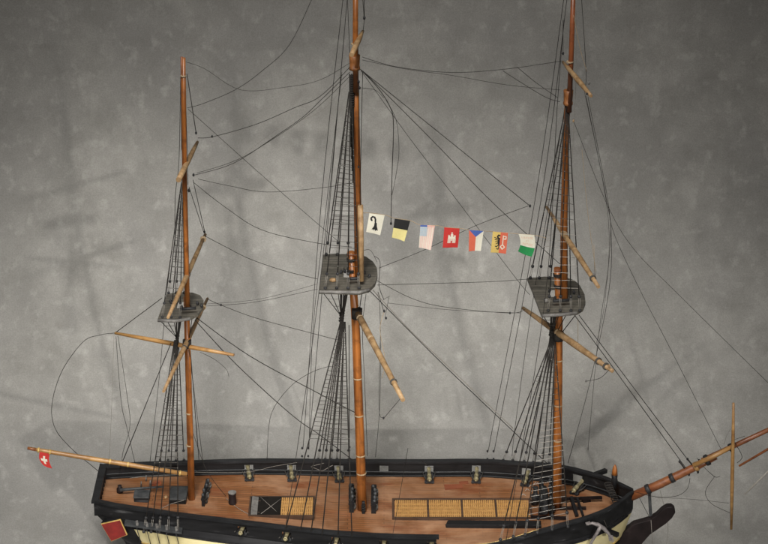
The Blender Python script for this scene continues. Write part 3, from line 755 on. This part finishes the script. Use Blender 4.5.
# ------------------------------------------------------------------ rigging
RM = {'d': 'rope', 'g': 'rope_grey', 't': 'rope_tan', 'p': 'rope_pale'}
def V(p): return p if isinstance(p, Vector) else P(*p)
def curve_pts(pts, sub=6):
    q = [V(p) for p in pts]
    if len(q) == 2: return q
    out = []
    for i in range(len(q)-1):
        p0 = q[max(i-1, 0)]; p1 = q[i]; p2 = q[i+1]; p3 = q[min(i+2, len(q)-1)]
        for k in range(sub):
            t = k/sub
            out.append(.5*((2*p1)+(p2-p0)*t+(2*p0-5*p1+4*p2-p3)*t*t+(3*p1-p0-3*p2+p3)*t**3))
    return out+[q[-1]]
def sagged(a, b, s, n=12):
    a, b = V(a), V(b); return [a+(b-a)*(i/n)-Vector((0, 0, 4*s*(i/n)*(1-i/n))) for i in range(n+1)]
def rope(name, pts, r=.0006, m='d', parent=ship, sag=None):
    q = sagged(pts[0], pts[1], sag) if sag else curve_pts(pts)
    return MB().tube(q, r*.84, 5).build(name, RM[m], parent)
def block(px, py, Y=0.0, r=.0035, mat='iron', parent=ship):
    p = V((px, py, Y)) if not isinstance(px, Vector) else px
    mb = MB(); mb.ball(p, r*.82, 0, (.8, .7, 1.15)); return mb.build('block', mat, parent)
rat_jobs = []
def shroud_set(tops, bots, r, dead, ratl, mat='d', y0=.06, y1=.93, rr=.0006):
    """tops/bots world points; builds each shroud with its two deadeyes"""
    lines = []
    for a, b in zip(tops, bots):
        a, b = V(a), V(b); lines.append((a, b)); L_ = (a-b).length; d = (a-b).normalized()
        k = min(.03, L_*.12) if dead else 0
        o = MB().tube([b+d*k, b+(a-b)*.5, a], r*1.15, 5).build('shroud', RM[mat], ship)
        if dead:
            for q in (b+d*.003, b+d*k):
                MB().lathe([(.0012, -.0022), (.0031*dead, -.0014), (.0033*dead, 0), (.0031*dead, .0014), (.0012, .0022)], q, 10, d.cross(Vector((1, 0, 0))) if abs(d.x) < .9 else (0, 1, 0)).build('deadeye', 'iron', o)
            side = Vector((.0013, 0, 0)); MB().tube([b+side, b+d*k+side], .0005, 4).tube([b-side, b+d*k-side], .0005, 4).build('lanyard', 'rope_grey', o)
    if ratl:
        for i in range(ratl):
            t = y0+(y1-y0)*i/max(1, ratl-1)
            pts = [b+(a-b)*t+Vector((0, random.uniform(-.0006, .0006), random.uniform(-.0008, .0008))) for a, b in lines]
            if (pts[0]-pts[-1]).length < .006: continue
            rat_jobs.append((pts, rr))
    return lines
def near_rail(px, py, off=.006, dzz=0.0):
    """point on the outside of the near bulwark seen at this pixel column"""
    x = P(px, py, -.15).x
    for _ in range(4): x = P(px, py, -(bw(x)+off)).x
    return P(px, py, -(bw(x)+off))
def far_rail(px, py, off=.006):
    x = P(px, py, .13).x
    for _ in range(4): x = P(px, py, bw(x)+off).x
    return P(px, py, bw(x)+off)
# lower shrouds, near side
mzT = [(174.5+.6*k, 340, -.006) for k in range(5)]
shroud_set(mzT, [near_rail(px, 533-.0*px, .016) for px in (143.5, 151, 159, 168, 178)], .0009, 1, 22, y0=.34)
mnT = [(340.5+.9*k, 322, -.008) for k in range(7)]
shroud_set(mnT, [near_rail(px, py+3) for px, py in ((285.5, 526), (300.5, 527), (311, 529), (322, 532), (338, 533), (352, 534), (300, 526))][:6], .0010, 0, 26, y0=.44, y1=.95)
fnT = [(550.5+.9*k, 338, -.008) for k in range(7)]
shroud_set(fnT[:2], [near_rail(px, py) for px, py in ((500, 541), (513, 538))], .0010, 1.05, 0)
shroud_set(fnT[2:], [near_rail(px, py) for px, py in ((525, 536), (537, 534), (552, 531), (568, 528))], .0010, 1.05, 30, y0=.08, y1=.95)
# lower shrouds, far side
shroud_set([(177+.5*k, 340, .006) for k in range(4)], [far_rail(px, 461) for px in (160, 168, 176, 184)], .0008, .8, 20, y0=.14)
shroud_set([(342+.8*k, 322, .008) for k in range(5)], [far_rail(px, 460) for px in (318, 325, 331, 337, 349)], .0009, .95, 22, y0=.12)
shroud_set([(552+.7*k, 338, .008) for k in range(6)], [far_rail(px, py) for px, py in ((503, 461), (512.5, 461), (524, 462), (533, 463), (542, 464), (549, 464))], .0009, .95, 20, y0=.2)
# topmast shrouds: near and far edge of each top
def topset(top, xs_n, yn, xs_f, yf, z, r, n, sc):
    shroud_set([(top[0]+.8*k, top[1]+1.5*k, -.008) for k in range(len(xs_n))], [G(x, yn, z) for x in xs_n], r, sc, n, y0=.12, y1=.92, rr=.00055)
    shroud_set([(top[0]+.8*k, top[1]+1.5*k, .004) for k in range(len(xs_f))], [G(x, yf, z) for x in xs_f], r, sc, n, y0=.2, y1=.92, rr=.00055)
topset((349, 92), (325, 336.5, 348, 359), 289.5, (326, 337, 348, 356), 255.5, mz, .0009, 26, .95)
topset((566, 106), (548, 560, 571, 580), 312, (530, 539, 549, 561), 279, fz, .0009, 22, .95)
topset((181.5, 182), (162, 171, 180), 318.5, (168.5, 176, 184), 294, zz, .0008, 16, .8)
# futtock shrouds below the tops
for pts, (bx, by), z in (((322, 330, 338), (341, 316), mz), ((543, 551, 559), (553, 332), fz), ((160, 167, 174), (177, 338), zz)):
    par_y = {mz: 291.5, fz: 315, zz: 320.5}[z]
    a = [G(x, par_y, z-.006) for x in pts]; b = (bx, by, -.006)
    for q in a: rope('futtock_shroud', [q, b], .0009)
    for t in (.3, .6):
        rat_jobs.append(([q+(V(b)-q)*t for q in a], .0005))
for (p0, p1) in (((577, 313, -.06), (560, 335, -.004)), ((362, 293, -.06), (359, 312, -.004)), ((192, 319, -.05), (189, 338, -.004)),
                 ((346, 293, -.05), (343, 316, -.004)), ((566, 315, -.05), (557, 332, -.004))):
    rope('futtock_shroud', [p0, p1], .001)
# the 100 biggest ratlines one by one, the rest as one
rat_jobs.sort(key=lambda j: -(j[0][0]-j[0][-1]).length)
def knots(mb, pts, mi=1):
    for p in pts:
        if random.random() < .7: mb.lathe([(.0003, -.0008), (.0009, 0), (.0003, .0008)], p, 5, mi=mi)
    return mb
for pts, r in rat_jobs[:100]:
    fo = pts[0].x > .2
    knots(MB().tube(pts, r*.9, 4), pts).build('ratline', ['rope_mid' if fo else 'rope_dark', 'rope_pale' if fo else 'rope_mid'], ship)
mb = MB()
for pts, r in rat_jobs[100:]: knots(mb.tube(pts, r*.85, 4), pts)
o = mb.build('small_ratlines', ['rope_dark', 'rope_mid'], ship); o['kind'] = 'stuff'

# left: mizzen gear
yA = cjA.y
rope('brace', [(115, 333, yA), (100, 335, 0), (83, 342, 0), (62, 371, 0), (52, 404, 0), (55, 428, 0), (71, 448, .02), (97, 470, .04), (106, 478, .05)], .0007)
rope('brace', [(114, 334, yA), (112, 400, 0), (109, 466, .04)], .00045, 'g')
rope('brace', [(116, 336, yA), (121, 400, 0), (127, 428, 0), (135, 463, .05)], .0006)
rope('brace', [(118, 336, yA), (127, 395, 0), (130, 425, 0), (123, 452, .02), (122, 463, .05)], .00055)
rope('lift', [(115, 333, yA), (162, 298, .03)], .0009)
rope('mizzen_backstay', [(171, 343, 0), (120, 468, .03)], .0010)
rope('mizzen_backstay', [(181, 62, 0), (179, 160, 0), (175, 205, .0), (176, 300, .02)], .0007)
rope('mizzen_backstay', [(183, 172, 0), (172, 250, .03), (166, 300, .06), (160, 370, .09), far_rail(150, 462)], .0006)
rope('lift', [(187, 74, -.01), (191, 100, -.01), (196, 132, -.01)], .0009)
rope('lift', [(185, 78, -.01), (187, 140, -.01), (188, 185, -.01)], .0006)
block(196, 133, -.01, .0032)
block(193.5, 175, -.01, .0035); block(189, 190.5, -.01, .0042)
rope('lift', [(189, 187, -.01), (204, 233, y3A.y)], .0007); rope('lift', [(193, 180, -.01), (205, 233, y3A.y)], .0007)
block(204.5, 232, y3A.y, .003)
rope('brace', [(198, 138, -.01), (214, 136.5, 0), (257, 124, 0), (294, 108, 0), (320, 96.5, 0), (350, 67, -.01)], .0007)
block(212, 136.5, 0, .003)
rope('brace', [(195, 175, 0), (234, 163, 0), (276, 136, 0), (303, 117, 0), (322, 99, 0), (350, 72, 0)], .0007)
rope('brace', [(197, 173, 0), (232, 162, 0), (262, 146, 0), (312, 112, 0), (350, 76, 0)], .00055)
rope('brace', [(198, 179, 0), (230, 186, 0), (267, 192, 0), (320, 188, 0), (352, 183, 0)], .00055)
rope('stay', [(193, 182, 0), (225, 207, 0), (262, 230, 0), (317, 243, 0), (352, 247, 0)], .00065)
rope('brace', [(205, 236, y3A.y), (226, 247, .05), (250, 259, .02), (285, 271, 0), (318, 279, 0)], .00065)
rope('stay', [(188, 109, 0), (265, 178, 0), (340, 243, 0)], .00055)
rope('stay', [(315, -8, 0), (290, 44, 0), (262, 71, 0), (235, 90, 0), (202, 104, 0), (187, 108, 0)], .0006)
rope('brace', [(186, 62, 0), (205, 69, 0), (241, 90, 0), (287, 87, 0), (320, 80, 0), (350, 63, 0)], .00045)
rope('brace', [(350, 80, 0), (320, 112, 0), (280, 128, 0), (250, 150, 0), (225, 172, 0)], .00035, 'g')
rope('brace', [(207.5, 299, y2A.y), (221, 305, .08), (256, 318, .05), (315, 334, 0), (342, 341, 0)], .00065)
block(221, 305, .08, .003)
rope('brace', [(206, 306, 0), (255, 302, 0), (318, 289, 0)], .0005)
rope('brace', [(206, 304, 0), (260, 299, 0), (317, 284, 0)], .0004)
rope('mizzen_stay', [(197, 318, 0), (250, 356, 0), (320, 394, 0), (356, 413, 0)], .0010)
rope('mizzen_stay', [(195, 320, 0), (237, 365, 0), (292, 415, 0), (320, 435, 0), (358, 464, 0)], .0010)
rope('loose_line', [(267, 460, .12), (269, 425, .08), (275, 406, .05), (292, 385, .02), (312, 372, 0), (330, 366, 0)], .00055)
rope('loose_line', [(200, 352, 0), (214, 359, 0), (226, 369, 0), (229, 377, 0)], .0005)
rope('mizzen_backstay', [(190, 345, 0), (199, 461, .10)], .0008); rope('mizzen_backstay', [(189, 350, -.01), (203, 462, .10)], .0006)
rope('mizzen_backstay', [(189, 420, 0), (203, 462, .02), (213, 480, -.01), D(226, 496)], .0006)
rope('sheet', [(189, 472, 0), (245, 472, .08), (275, 466, .11), (300, 462, .13)], .0005, 'g')
rope('sheet', [D(226, 498), D(238, 508, .001), D(252, 516)], .0007, 'g')
rope('sheet', [(118, 503, -.06), (127, 517, -.085), (150, 514, -.09), (168, 505, -.085), (184, 500, -.085)], .0007, 'g')
rope('sheet', [D(130, 478, .01), (150, 476, .06), (187, 474, 0)], .0006, 'g')
# main backstays
for pts, r in (([(344, -10, 0), (321.5, 200, .06), (303, 449, .14)], .0007), ([(348, -10, 0), (330, 200, .05), (308.5, 449, .14)], .0007), ([(342, 72, 0), (327, 200, .03), (313, 330, .07), (309, 449, .14)], .0006),
               ([(341, 75, 0), (318, 300, -.08), near_rail(286, 525)], .0007), ([(350, 60, 0), (347, -12, 0)], .0006)):
    rope('main_backstay', pts, r)
for px in (302, 308.2): 
    block(far_rail(px, 448), 0, 0, .0032); block(far_rail(px, 456), 0, 0, .0032)
rope('main_backstay', [(349, 325, .01), far_rail(349.5, 458)], .0009)
block(far_rail(349.5, 447), 0, 0, .0032); 
rope('halyard', [(364, -10, -.02), (364.3, 16, -.02)], .0008); rope('halyard', [(362, -10, -.02), (364, 16, -.02)], .0006)
block(364.3, 18, -.02, .0038); rope('halyard', [(364.3, 20, -.02), (363, 32, mgA.y)], .0006)
rope('halyard', [(359, 80, -.02), (358.8, 168, -.02)], .0007); rope('halyard', [(362.6, 72, -.02), (361, 150, -.02), (360.5, 205, -.03)], .0007)
block(358.6, 82, -.025, .0034); block(359.5, 88, -.025, .0034); block(358.5, 167, -.025, .0028)
rope('halyard', [(366, 294, 0), (362.5, 330, 0), (364.5, 380, .03), far_rail(367.5, 456)], .0006)
rope('halyard', [(377, 294, -.03), (380, 312, -.03), (380, 400, .02), far_rail(375.5, 457)], .00055)
rope('halyard', [(384, 299, -.02), (390, 296, -.02)], .0004); rope('lift', [(378, 292, -.04), (384, 312, -.03)], .0007)
block(384.3, 311, -.03, .0036); block(386, 318, -.03, .0032)
rope('lift', [(384, 312, -.03), (380, 330, -.04), (385, 360, -.06), (382, 378, -.07)], .0006, 't')
rope('lift', [(389, 297, -.03), (385, 318, -.03)], .0005)
rope('sheet', [(400, 399, myB.y), (384, 418, -.05)], .0006); block(383.5, 418, -.05, .003)
rope('sheet', [(383, 418, -.05), (379, 407, -.03), (380.5, 330, -.02)], .0005)
rope('sheet', [(383, 419, -.05), (350, 430, .05)], .00035, 'g')
rope('sheet', [(408, 448, .14), near_rail(393, 533)], .0006)
rope('brace', [(362, 57, 0), (397, 67, 0), (452, 72.5, 0), (507, 69, 0), (562, 61, 0)], .0006)
rope('brace', [(362, 60, 0), (405, 69, 0), (452, 75.5, 0), (507, 85, 0), (560, 90, 0)], .0005)
rope('brace', [(560, 102, 0), (545, 97, 0), (520, 82, 0), (503, 71, 0)], .0006)
rope('brace', [(558, 98, 0), (535, 82, 0), (517, 67, 0)], .0006)
rope('main_topmast_stay', [(360, 69, 0), (434, 128.5, 0), (530, 206, -.01)], .0008); block(530, 206, -.01, .0034)
rope('main_topmast_stay', [(361, 71, 0), (371, 79, 0), (434, 142, 0), (489, 199, 0), (540, 246, 0), (560, 264, 0)], .0008)
rope('main_topmast_stay', [(361, 71, 0), (367, 79, 0), (408, 136, 0), (456, 199, 0), (515, 277, 0), (530, 295, 0)], .00055)
rope('halyard', [(361, 70, 0), (378, 88, 0), (390, 107, 0), (393.5, 125, 0), (392, 175, -.01), (391, 222, -.01)], .0009, 'd')
rope('halyard', [(386, 100, 0), (396, 120, 0), (399, 150, -.01), (396, 175, -.01), (392, 195, -.01)], .0005)
block(391, 223.5, -.01, .0034)
rope('halyard', [(362, 88, 0), (375, 90, 0), (384, 98, 0)], .0005)
rope('brace', [(379, 268, 0), (424, 250, 0), (476, 225.5, 0), (528, 206, -.01)], .0006)
rope('brace', [(377, 285, 0), (430, 283.5, 0), (492, 281.6, 0), (528, 279, 0)], .0006)
rope('brace', [(376, 280, 0), (411, 298, 0), (445, 307, 0), (509, 313, 0), (525, 309.5, .02)], .0006); block(510, 313, 0, .0028)
rope('brace', [(388, 303, 0), (452, 310, 0), (520, 313, 0)], .00045)
rope('loose_line', [(374, 256, 0), (380, 262, 0), (379, 285, -.01), (384, 300, -.02)], .0007)
rope('loose_line', [(360, 252, 0), (370, 250, 0), (377, 262, 0)], .0005)
rope('main_stay', [(370, 291, 0), (448, 369, 0), (549, 465, 0)], .0010)
rope('main_stay', [(373, 290, 0), (410, 330, 0), (450, 368, 0), (513, 428, 0)], .0011, 'g')
# fore gear
for pts, r in (([(565, -10, 0), (535, 200, .06), (488, 452, .14)], .0007), ([(568, -10, 0), (541, 200, .05), (494, 452, .14)], .0007), ([(566, 100, 0), (533, 300, .06), (516, 420, .1), far_rail(512, 456)], .0006),
               ([(564, 20, 0), (557, 110, 0), (545, 300, -.1), near_rail(506, 541)], .0007)):
    rope('fore_backstay', pts, r)
for px in (487.5, 493.5): block(far_rail(px, 451), 0, 0, .0032); block(far_rail(px, 459), 0, 0, .0032)
rope('halyard', [(563, 20, -.02), (563, 52, -.02)], .0006); block(563, 53.5, -.02, .0034)
rope('halyard', [(581, -10, 0), (586, 70, -.02), (585, 90, -.02)], .0006); rope('lift', [(573.5, 15, -.02), (580, 48, -.02), (587, 72, -.02)], .00055, 't')
block(589, 83, fgB.y, .0034, 'grey_wood'); block(587, 94, fgB.y, .0028)
rope('lift', [(576, 0, -.02), (576, 80, -.02), (571, 180, -.02)], .0004, 'g')
rope('fore_stay', [(574, 122, 0), (606, 202, 0), (633, 248, 0), (678, 294, 0), (800, 414, 0)], .0005); block(573.5, 121, -.02, .003, 'yard')
rope('sheet', [(586, 96, 0), (606, 197, 0), (611, 230, 0), (609, 290, 0), (590, 382, 0), far_rail(568, 463)], .0006)
rope('sheet', [(588, 97, 0), (607, 195, 0), (613.5, 232, 0), (640, 290, 0), (671, 350, 0), (722, 451, 0)], .0005)
rope('sheet', [(611, 230, 0), (608, 270, 0), (598, 340, 0), (588, 450, .05)], .0005)
rope('sheet', [(583, 85, 0), (608, 215, 0), (605, 300, 0), (596, 345, 0)], .0004)
rope('lift', [(582, 150, -.01), (588, 215, -.02), (596, 272, -.03)], .0005, 't'); rope('lift', [(594, 245, -.03), (594.5, 272, -.03)], .00045, 't'); block(594.8, 274, -.03, .0034, 'grey_wood')
rope('lift', [(578, 320, -.02), (578, 345, -.02)], .0005, 't'); block(609, 366, fyB.y, .0038, 'yard')
rope('loose_line', [(609, 370, fyB.y), (600, 378, -.03), (587, 381, -.02)], .0006); block(586, 381, -.02, .0028, 'grey_wood')
rope('fore_stay', [(579, 315, 0), (664, 428, 0), (691, 464, 0)], .0009)
rope('fore_stay', [(574.5, 315, 0), (613.5, 368, 0), (688, 471, 0)], .0009)
for pts in (((679.5, 461.5), (689, 474.5)), ((687.5, 459), (698, 472))):
    a, b = P(*pts[0]), P(*pts[1]); o = MB().tube([a, b], .0016, 6).build('stay_lanyard', 'rope', ship)
    block(a, 0, 0, .0034); block(b, 0, 0, .0034)
rope('loose_line', [(697, 458, 0), (703, 466, 0), (714.6, 476.5, 0), (720, 476, 0)], .0006); block(699, 460, 0, .0028)
rope('loose_line', [(714.6, 476.5, 0), (705.5, 491.6, 0), (711.6, 503.6, 0), (729.7, 512.7, -.01)], .0006)
rope('bobstay', [(690, 478, 0), (687, 489, 0), (676, 496, 0), (655, 496.5, 0), (632, 491, -.02)], .0006)
rope('bobstay', [(655, 497.5, 0), (690, 499, 0), (729, 503, -.01)], .0004)
rope('bobstay', [(639, 497, 0), (650, 518, 0)], .0006); rope('bobstay', [(651, 520, -.01), (653, 550, -.01)], .0006, 'g'); rope('bobstay', [(660, 490, .01), (668, 525, .01), (665, 552, .01)], .0005, 'g')
rope('bobstay', [(733, 440, 0), (742, 456, 0), (737, 463, 0)], .0007)
rope('lift', [(733, 425, -.02), (727, 435, -.01), (724, 444, 0)], .0004, 'g'); rope('lift', [(733, 440, -.02), (745, 436, 0)], .0005)
rope('cable', [near_rail(604, 520, .002), near_rail(610, 534, .01)], .0012)
rope('tackle_fall', [(428, 466, .13), (421, 460, .14)], .0006)
for k, (a, b) in enumerate((((312, 466), (324, 463)), ((311, 466.5), (322, 471)), ((322, 471), (333, 465)))):
    rope('tackle_fall', [(*a, .125), (*b, .125)], .0006, 'g')
# fore chainwale hooks and pale ratline ends at the foremast foot
for px, py in ((525, 491), (534, 484), (521, 496), (529, 487)):
    q = D(px, py, .004); rope('eyebolt', [q, q+Vector((.004, -.002, .006)), q+Vector((.009, 0, .001))], .0008, 'p')

# ------------------------------------------------------------------ flags and their line
fl = [(362, 213, -.02), (369.4, 213, -.03), (384.8, 215, -.03), (395, 218.3, -.03), (410.3, 220.6, -.03), (420.5, 225, -.03), (437, 225.6, -.03), (444.4, 227.2, -.03), (460, 228.4, -.03), (469, 229.8, -.03), (484, 231, -.03), (493, 231.6, -.03), (508.3, 233, -.03), (518.6, 234, -.03), (534.5, 235.2, -.03), (546, 238, -.03)]
tag(rope('flag_line', fl, .0007, 't', None), 'thin tan line strung with small flags between the main mast and foremast', 'line')
def inpoly(x, y, poly):
    c = False; n = len(poly)
    for i in range(n):
        x0, y0 = poly[i]; x1, y1 = poly[i-1]
        if (y0 > y) != (y1 > y) and x < (x1-x0)*(y-y0)/(y1-y0)+x0: c = not c
    return c
def stroke(x, y, pts, w, asp=1.3):
    for (a, b), (c, d) in zip(pts, pts[1:]):
        ax, ay, bx, by = a, b*asp, c, d*asp; px, py = x, y*asp
        vx, vy = bx-ax, by-ay; l = vx*vx+vy*vy
        t = max(0, min(1, ((px-ax)*vx+(py-ay)*vy)/l)) if l else 0
        if (px-ax-vx*t)**2+(py-ay-vy*t)**2 < w*w: return True
    return False
# designs: (u, v) with u 0..1 left to right, v 0..1 top to bottom -> material index
def d_staff(u, v):
    hook = [(.24, .34), (.19, .30), (.17, .22), (.25, .15), (.38, .16), (.46, .26), (.50, .42), (.54, .56)]
    if stroke(u, v, hook, .055): return 1
    if inpoly(u, v, [(.46, .44), (.60, .44), (.66, .62), (.78, .82), (.66, .80), (.60, .86), (.54, .78), (.46, .85), (.44, .78), (.32, .82), (.44, .64)]): return 1
    return 0
def d_half(u, v): return 1 if v < .47 else 0
def d_stars(u, v):
    if v < .07: return 3 if u < .48 else 2
    if v < .47 and u < .52:
        return 0 if ((u*9) % 1 < .28 and (v*11) % 1 < .3) else 1
    return 4 if ((u-.52)*9) % 2 < .55 and u > .5 and v < .16 else (5 if (u*7) % 1 < .3 else 0)
def d_castle(u, v):
    x, y = u, v
    for a, b, c, d in ((.28, .52, .80, .76), (.30, .38, .42, .55), (.66, .38, .78, .55), (.46, .30, .62, .55), (.40, .44, .68, .52)):
        if a < x < c and b < y < d:
            if .49 < x < .59 and .64 < y < .76: return 0
            if (x*16) % 1 < .25 and y > .54: return 0
            return 1
    if stroke(u, v, [(.54, .30), (.54, .22)], .02) or stroke(u, v, [(.49, .25), (.59, .25)], .02): return 1
    if (.28 < x < .44 or .64 < x < .80) and .34 < y < .39 and (x*20) % 1 < .5: return 1
    return 0
def d_wedge(u, v):
    if v < .32*(1-abs(u-.5)*2): return 2
    return 0 if u < .5 else 1
def d_eagle_key(u, v):
    if u < .52:
        if stroke(u, v, [(.50, .16), (.40, .14), (.34, .22), (.44, .30)], .05) or stroke(u, v, [(.50, .30), (.44, .45), (.50, .62)], .07): return 2
        for k in range(4):
            if stroke(u, v, [(.46, .34+.05*k), (.16+.04*k, .26+.10*k)], .026): return 2
        if stroke(u, v, [(.48, .58), (.34, .70), (.26, .68)], .03) or stroke(u, v, [(.50, .62), (.46, .82), (.36, .80)], .03): return 2
        return 0
    if stroke(u, v, [(.72, .16), (.72, .58)], .035) or stroke(u, v, [(.74, .18), (.90, .18), (.90, .30), (.78, .30)], .03): return 3
    if stroke(u, v, [(.72, .58), (.86, .69), (.72, .80), (.58, .69), (.72, .58)], .032): return 3
    return 1
GLY = {'L': ["100", "100", "100", "100", "111"], 'I': ["1", "1", "1", "1", "1"], 'B': ["110", "101", "110", "101", "110"], 'E': ["111", "100", "110", "100", "111"], 'R': ["110", "101", "110", "101", "101"],
       'T': ["111", "010", "010", "010", "010"], 'P': ["110", "101", "110", "100", "100"], 'A': ["010", "101", "111", "101", "101"]}
def text_hit(u, v, s, x0, x1, y0, y1):
    if not (x0 < u < x1 and y0 < v < y1): return False
    cols = sum(len(GLY[c][0])+1 for c in s)-1; k = int((u-x0)/(x1-x0)*cols); r = min(4, int((v-y0)/(y1-y0)*5))
    for c in s:
        w = len(GLY[c][0])
        if k < w: return GLY[c][r][k] == '1'
        k -= w+1
        if k < 0: return False
    return False
def d_motto(u, v):
    if text_hit(u, v, 'LIBERTE', .14, .86, .12, .23) or text_hit(u, v, 'ET', .40, .60, .29, .38) or text_hit(u, v, 'PATRIE', .16, .84, .44, .55): return 2
    return 1 if v > .62 else 0
def d_cross(u, v):
    return 1 if (abs(u-.5) < .105 and abs(v-.5) < .27) or (abs(u-.5) < .32 and abs(v-.5) < .09) else 0
def make_flag(corners, Y, design, mats, label, res=(60, 76), wave=.0016, twist=0, ph=0, group='small flags on the line between the masts', bulge=None):
    tl, tr, br, bl = [P(a, b, Y) for a, b in corners]; mb = MB(); nu, nv = res; g = []
    base = (tl+tr)/2
    for j in range(nv+1):
        v = j/nv; row = []
        for i in range(nu+1):
            u = i/nu; p = (tl*(1-u)+tr*u)*(1-v)+(bl*(1-u)+br*u)*v
            p = p+Vector((0, -wave*math.sin(3.2*u+1.7*v+ph)*(.25+v)+twist*(u-.5)*v, 0))
            if bulge: p = p+Vector((bulge*math.sin(math.pi*v)*.004, 0, -.002*math.sin(math.pi*u)*v))
            row.append(mb.bm.verts.new(p))
        g.append(row)
    for j in range(nv):
        for i in range(nu):
            f = mb.face((g[j][i], g[j+1][i], g[j+1][i+1], g[j][i+1]), design((i+.5)/nu, (j+.5)/nv)); f.smooth = True
    o = mb.build('flag', mats, None, fix=False)
    sd = o.modifiers.new('cloth_thickness', 'SOLIDIFY'); sd.thickness = .0003; sd.offset = 0
    return tag(o, label, 'flag', group)
Yf = -.031
make_flag([(369.4, 213.3), (384.7, 215.2), (380.2, 235.7), (366.1, 231.6)], Yf, d_staff, ['f_white', 'f_black'], 'white flag with a black bishop staff emblem', ph=.4)
make_flag([(394.8, 218.6), (410.3, 221), (404.4, 241.6), (391.9, 237.5)], Yf, d_half, ['f_yellow', 'f_black'], 'flag black above and pale yellow below', ph=1.2)
make_flag([(420.4, 225), (434.9, 225.8), (430.9, 249.8), (418.8, 248)], Yf, d_stars, ['f_pink', 'f_blue', 'f_pinkred', 'f_dblue', 'f_pinkred', 'f_white'], 'faded pink striped flag with a pale blue starred corner', ph=2.3)
make_flag([(444.3, 227.3), (459.7, 228.6), (457.8, 248), (442.7, 247.2)], Yf, d_castle, ['f_dred', 'f_white'], 'red flag with a white castle', ph=0)
make_flag([(469, 229.8), (483.7, 231.1), (480.8, 251), (468.8, 251.4)], Yf, d_wedge, ['f_orange', 'f_white', 'f_dblue'], 'red and white flag with a blue wedge at its top edge', ph=1.5)
make_flag([(492.8, 231.6), (508.1, 233.1), (506, 254.2), (490.6, 252.2)], Yf, d_eagle_key, ['f_gold', 'f_orange', 'f_black', 'f_white'], 'yellow and red flag with a black eagle and a key', ph=.8)
make_flag([(518.5, 234), (534.3, 235.2), (531.6, 256.4), (518, 251.6)], Yf, d_motto, ['f_white', 'f_green', 'f_text'], 'flag white above with faint motto and green below', ph=2, bulge=1)
make_flag([(39.8, 451.8), (50, 453), (52.2, 468.6), (43, 464.6)], -.013, d_cross, ['f_dred', 'f_white'], 'small red flag with white cross hanging from the stern boom', res=(50, 60), ph=.5, wave=.001, group=None, bulge=-1)
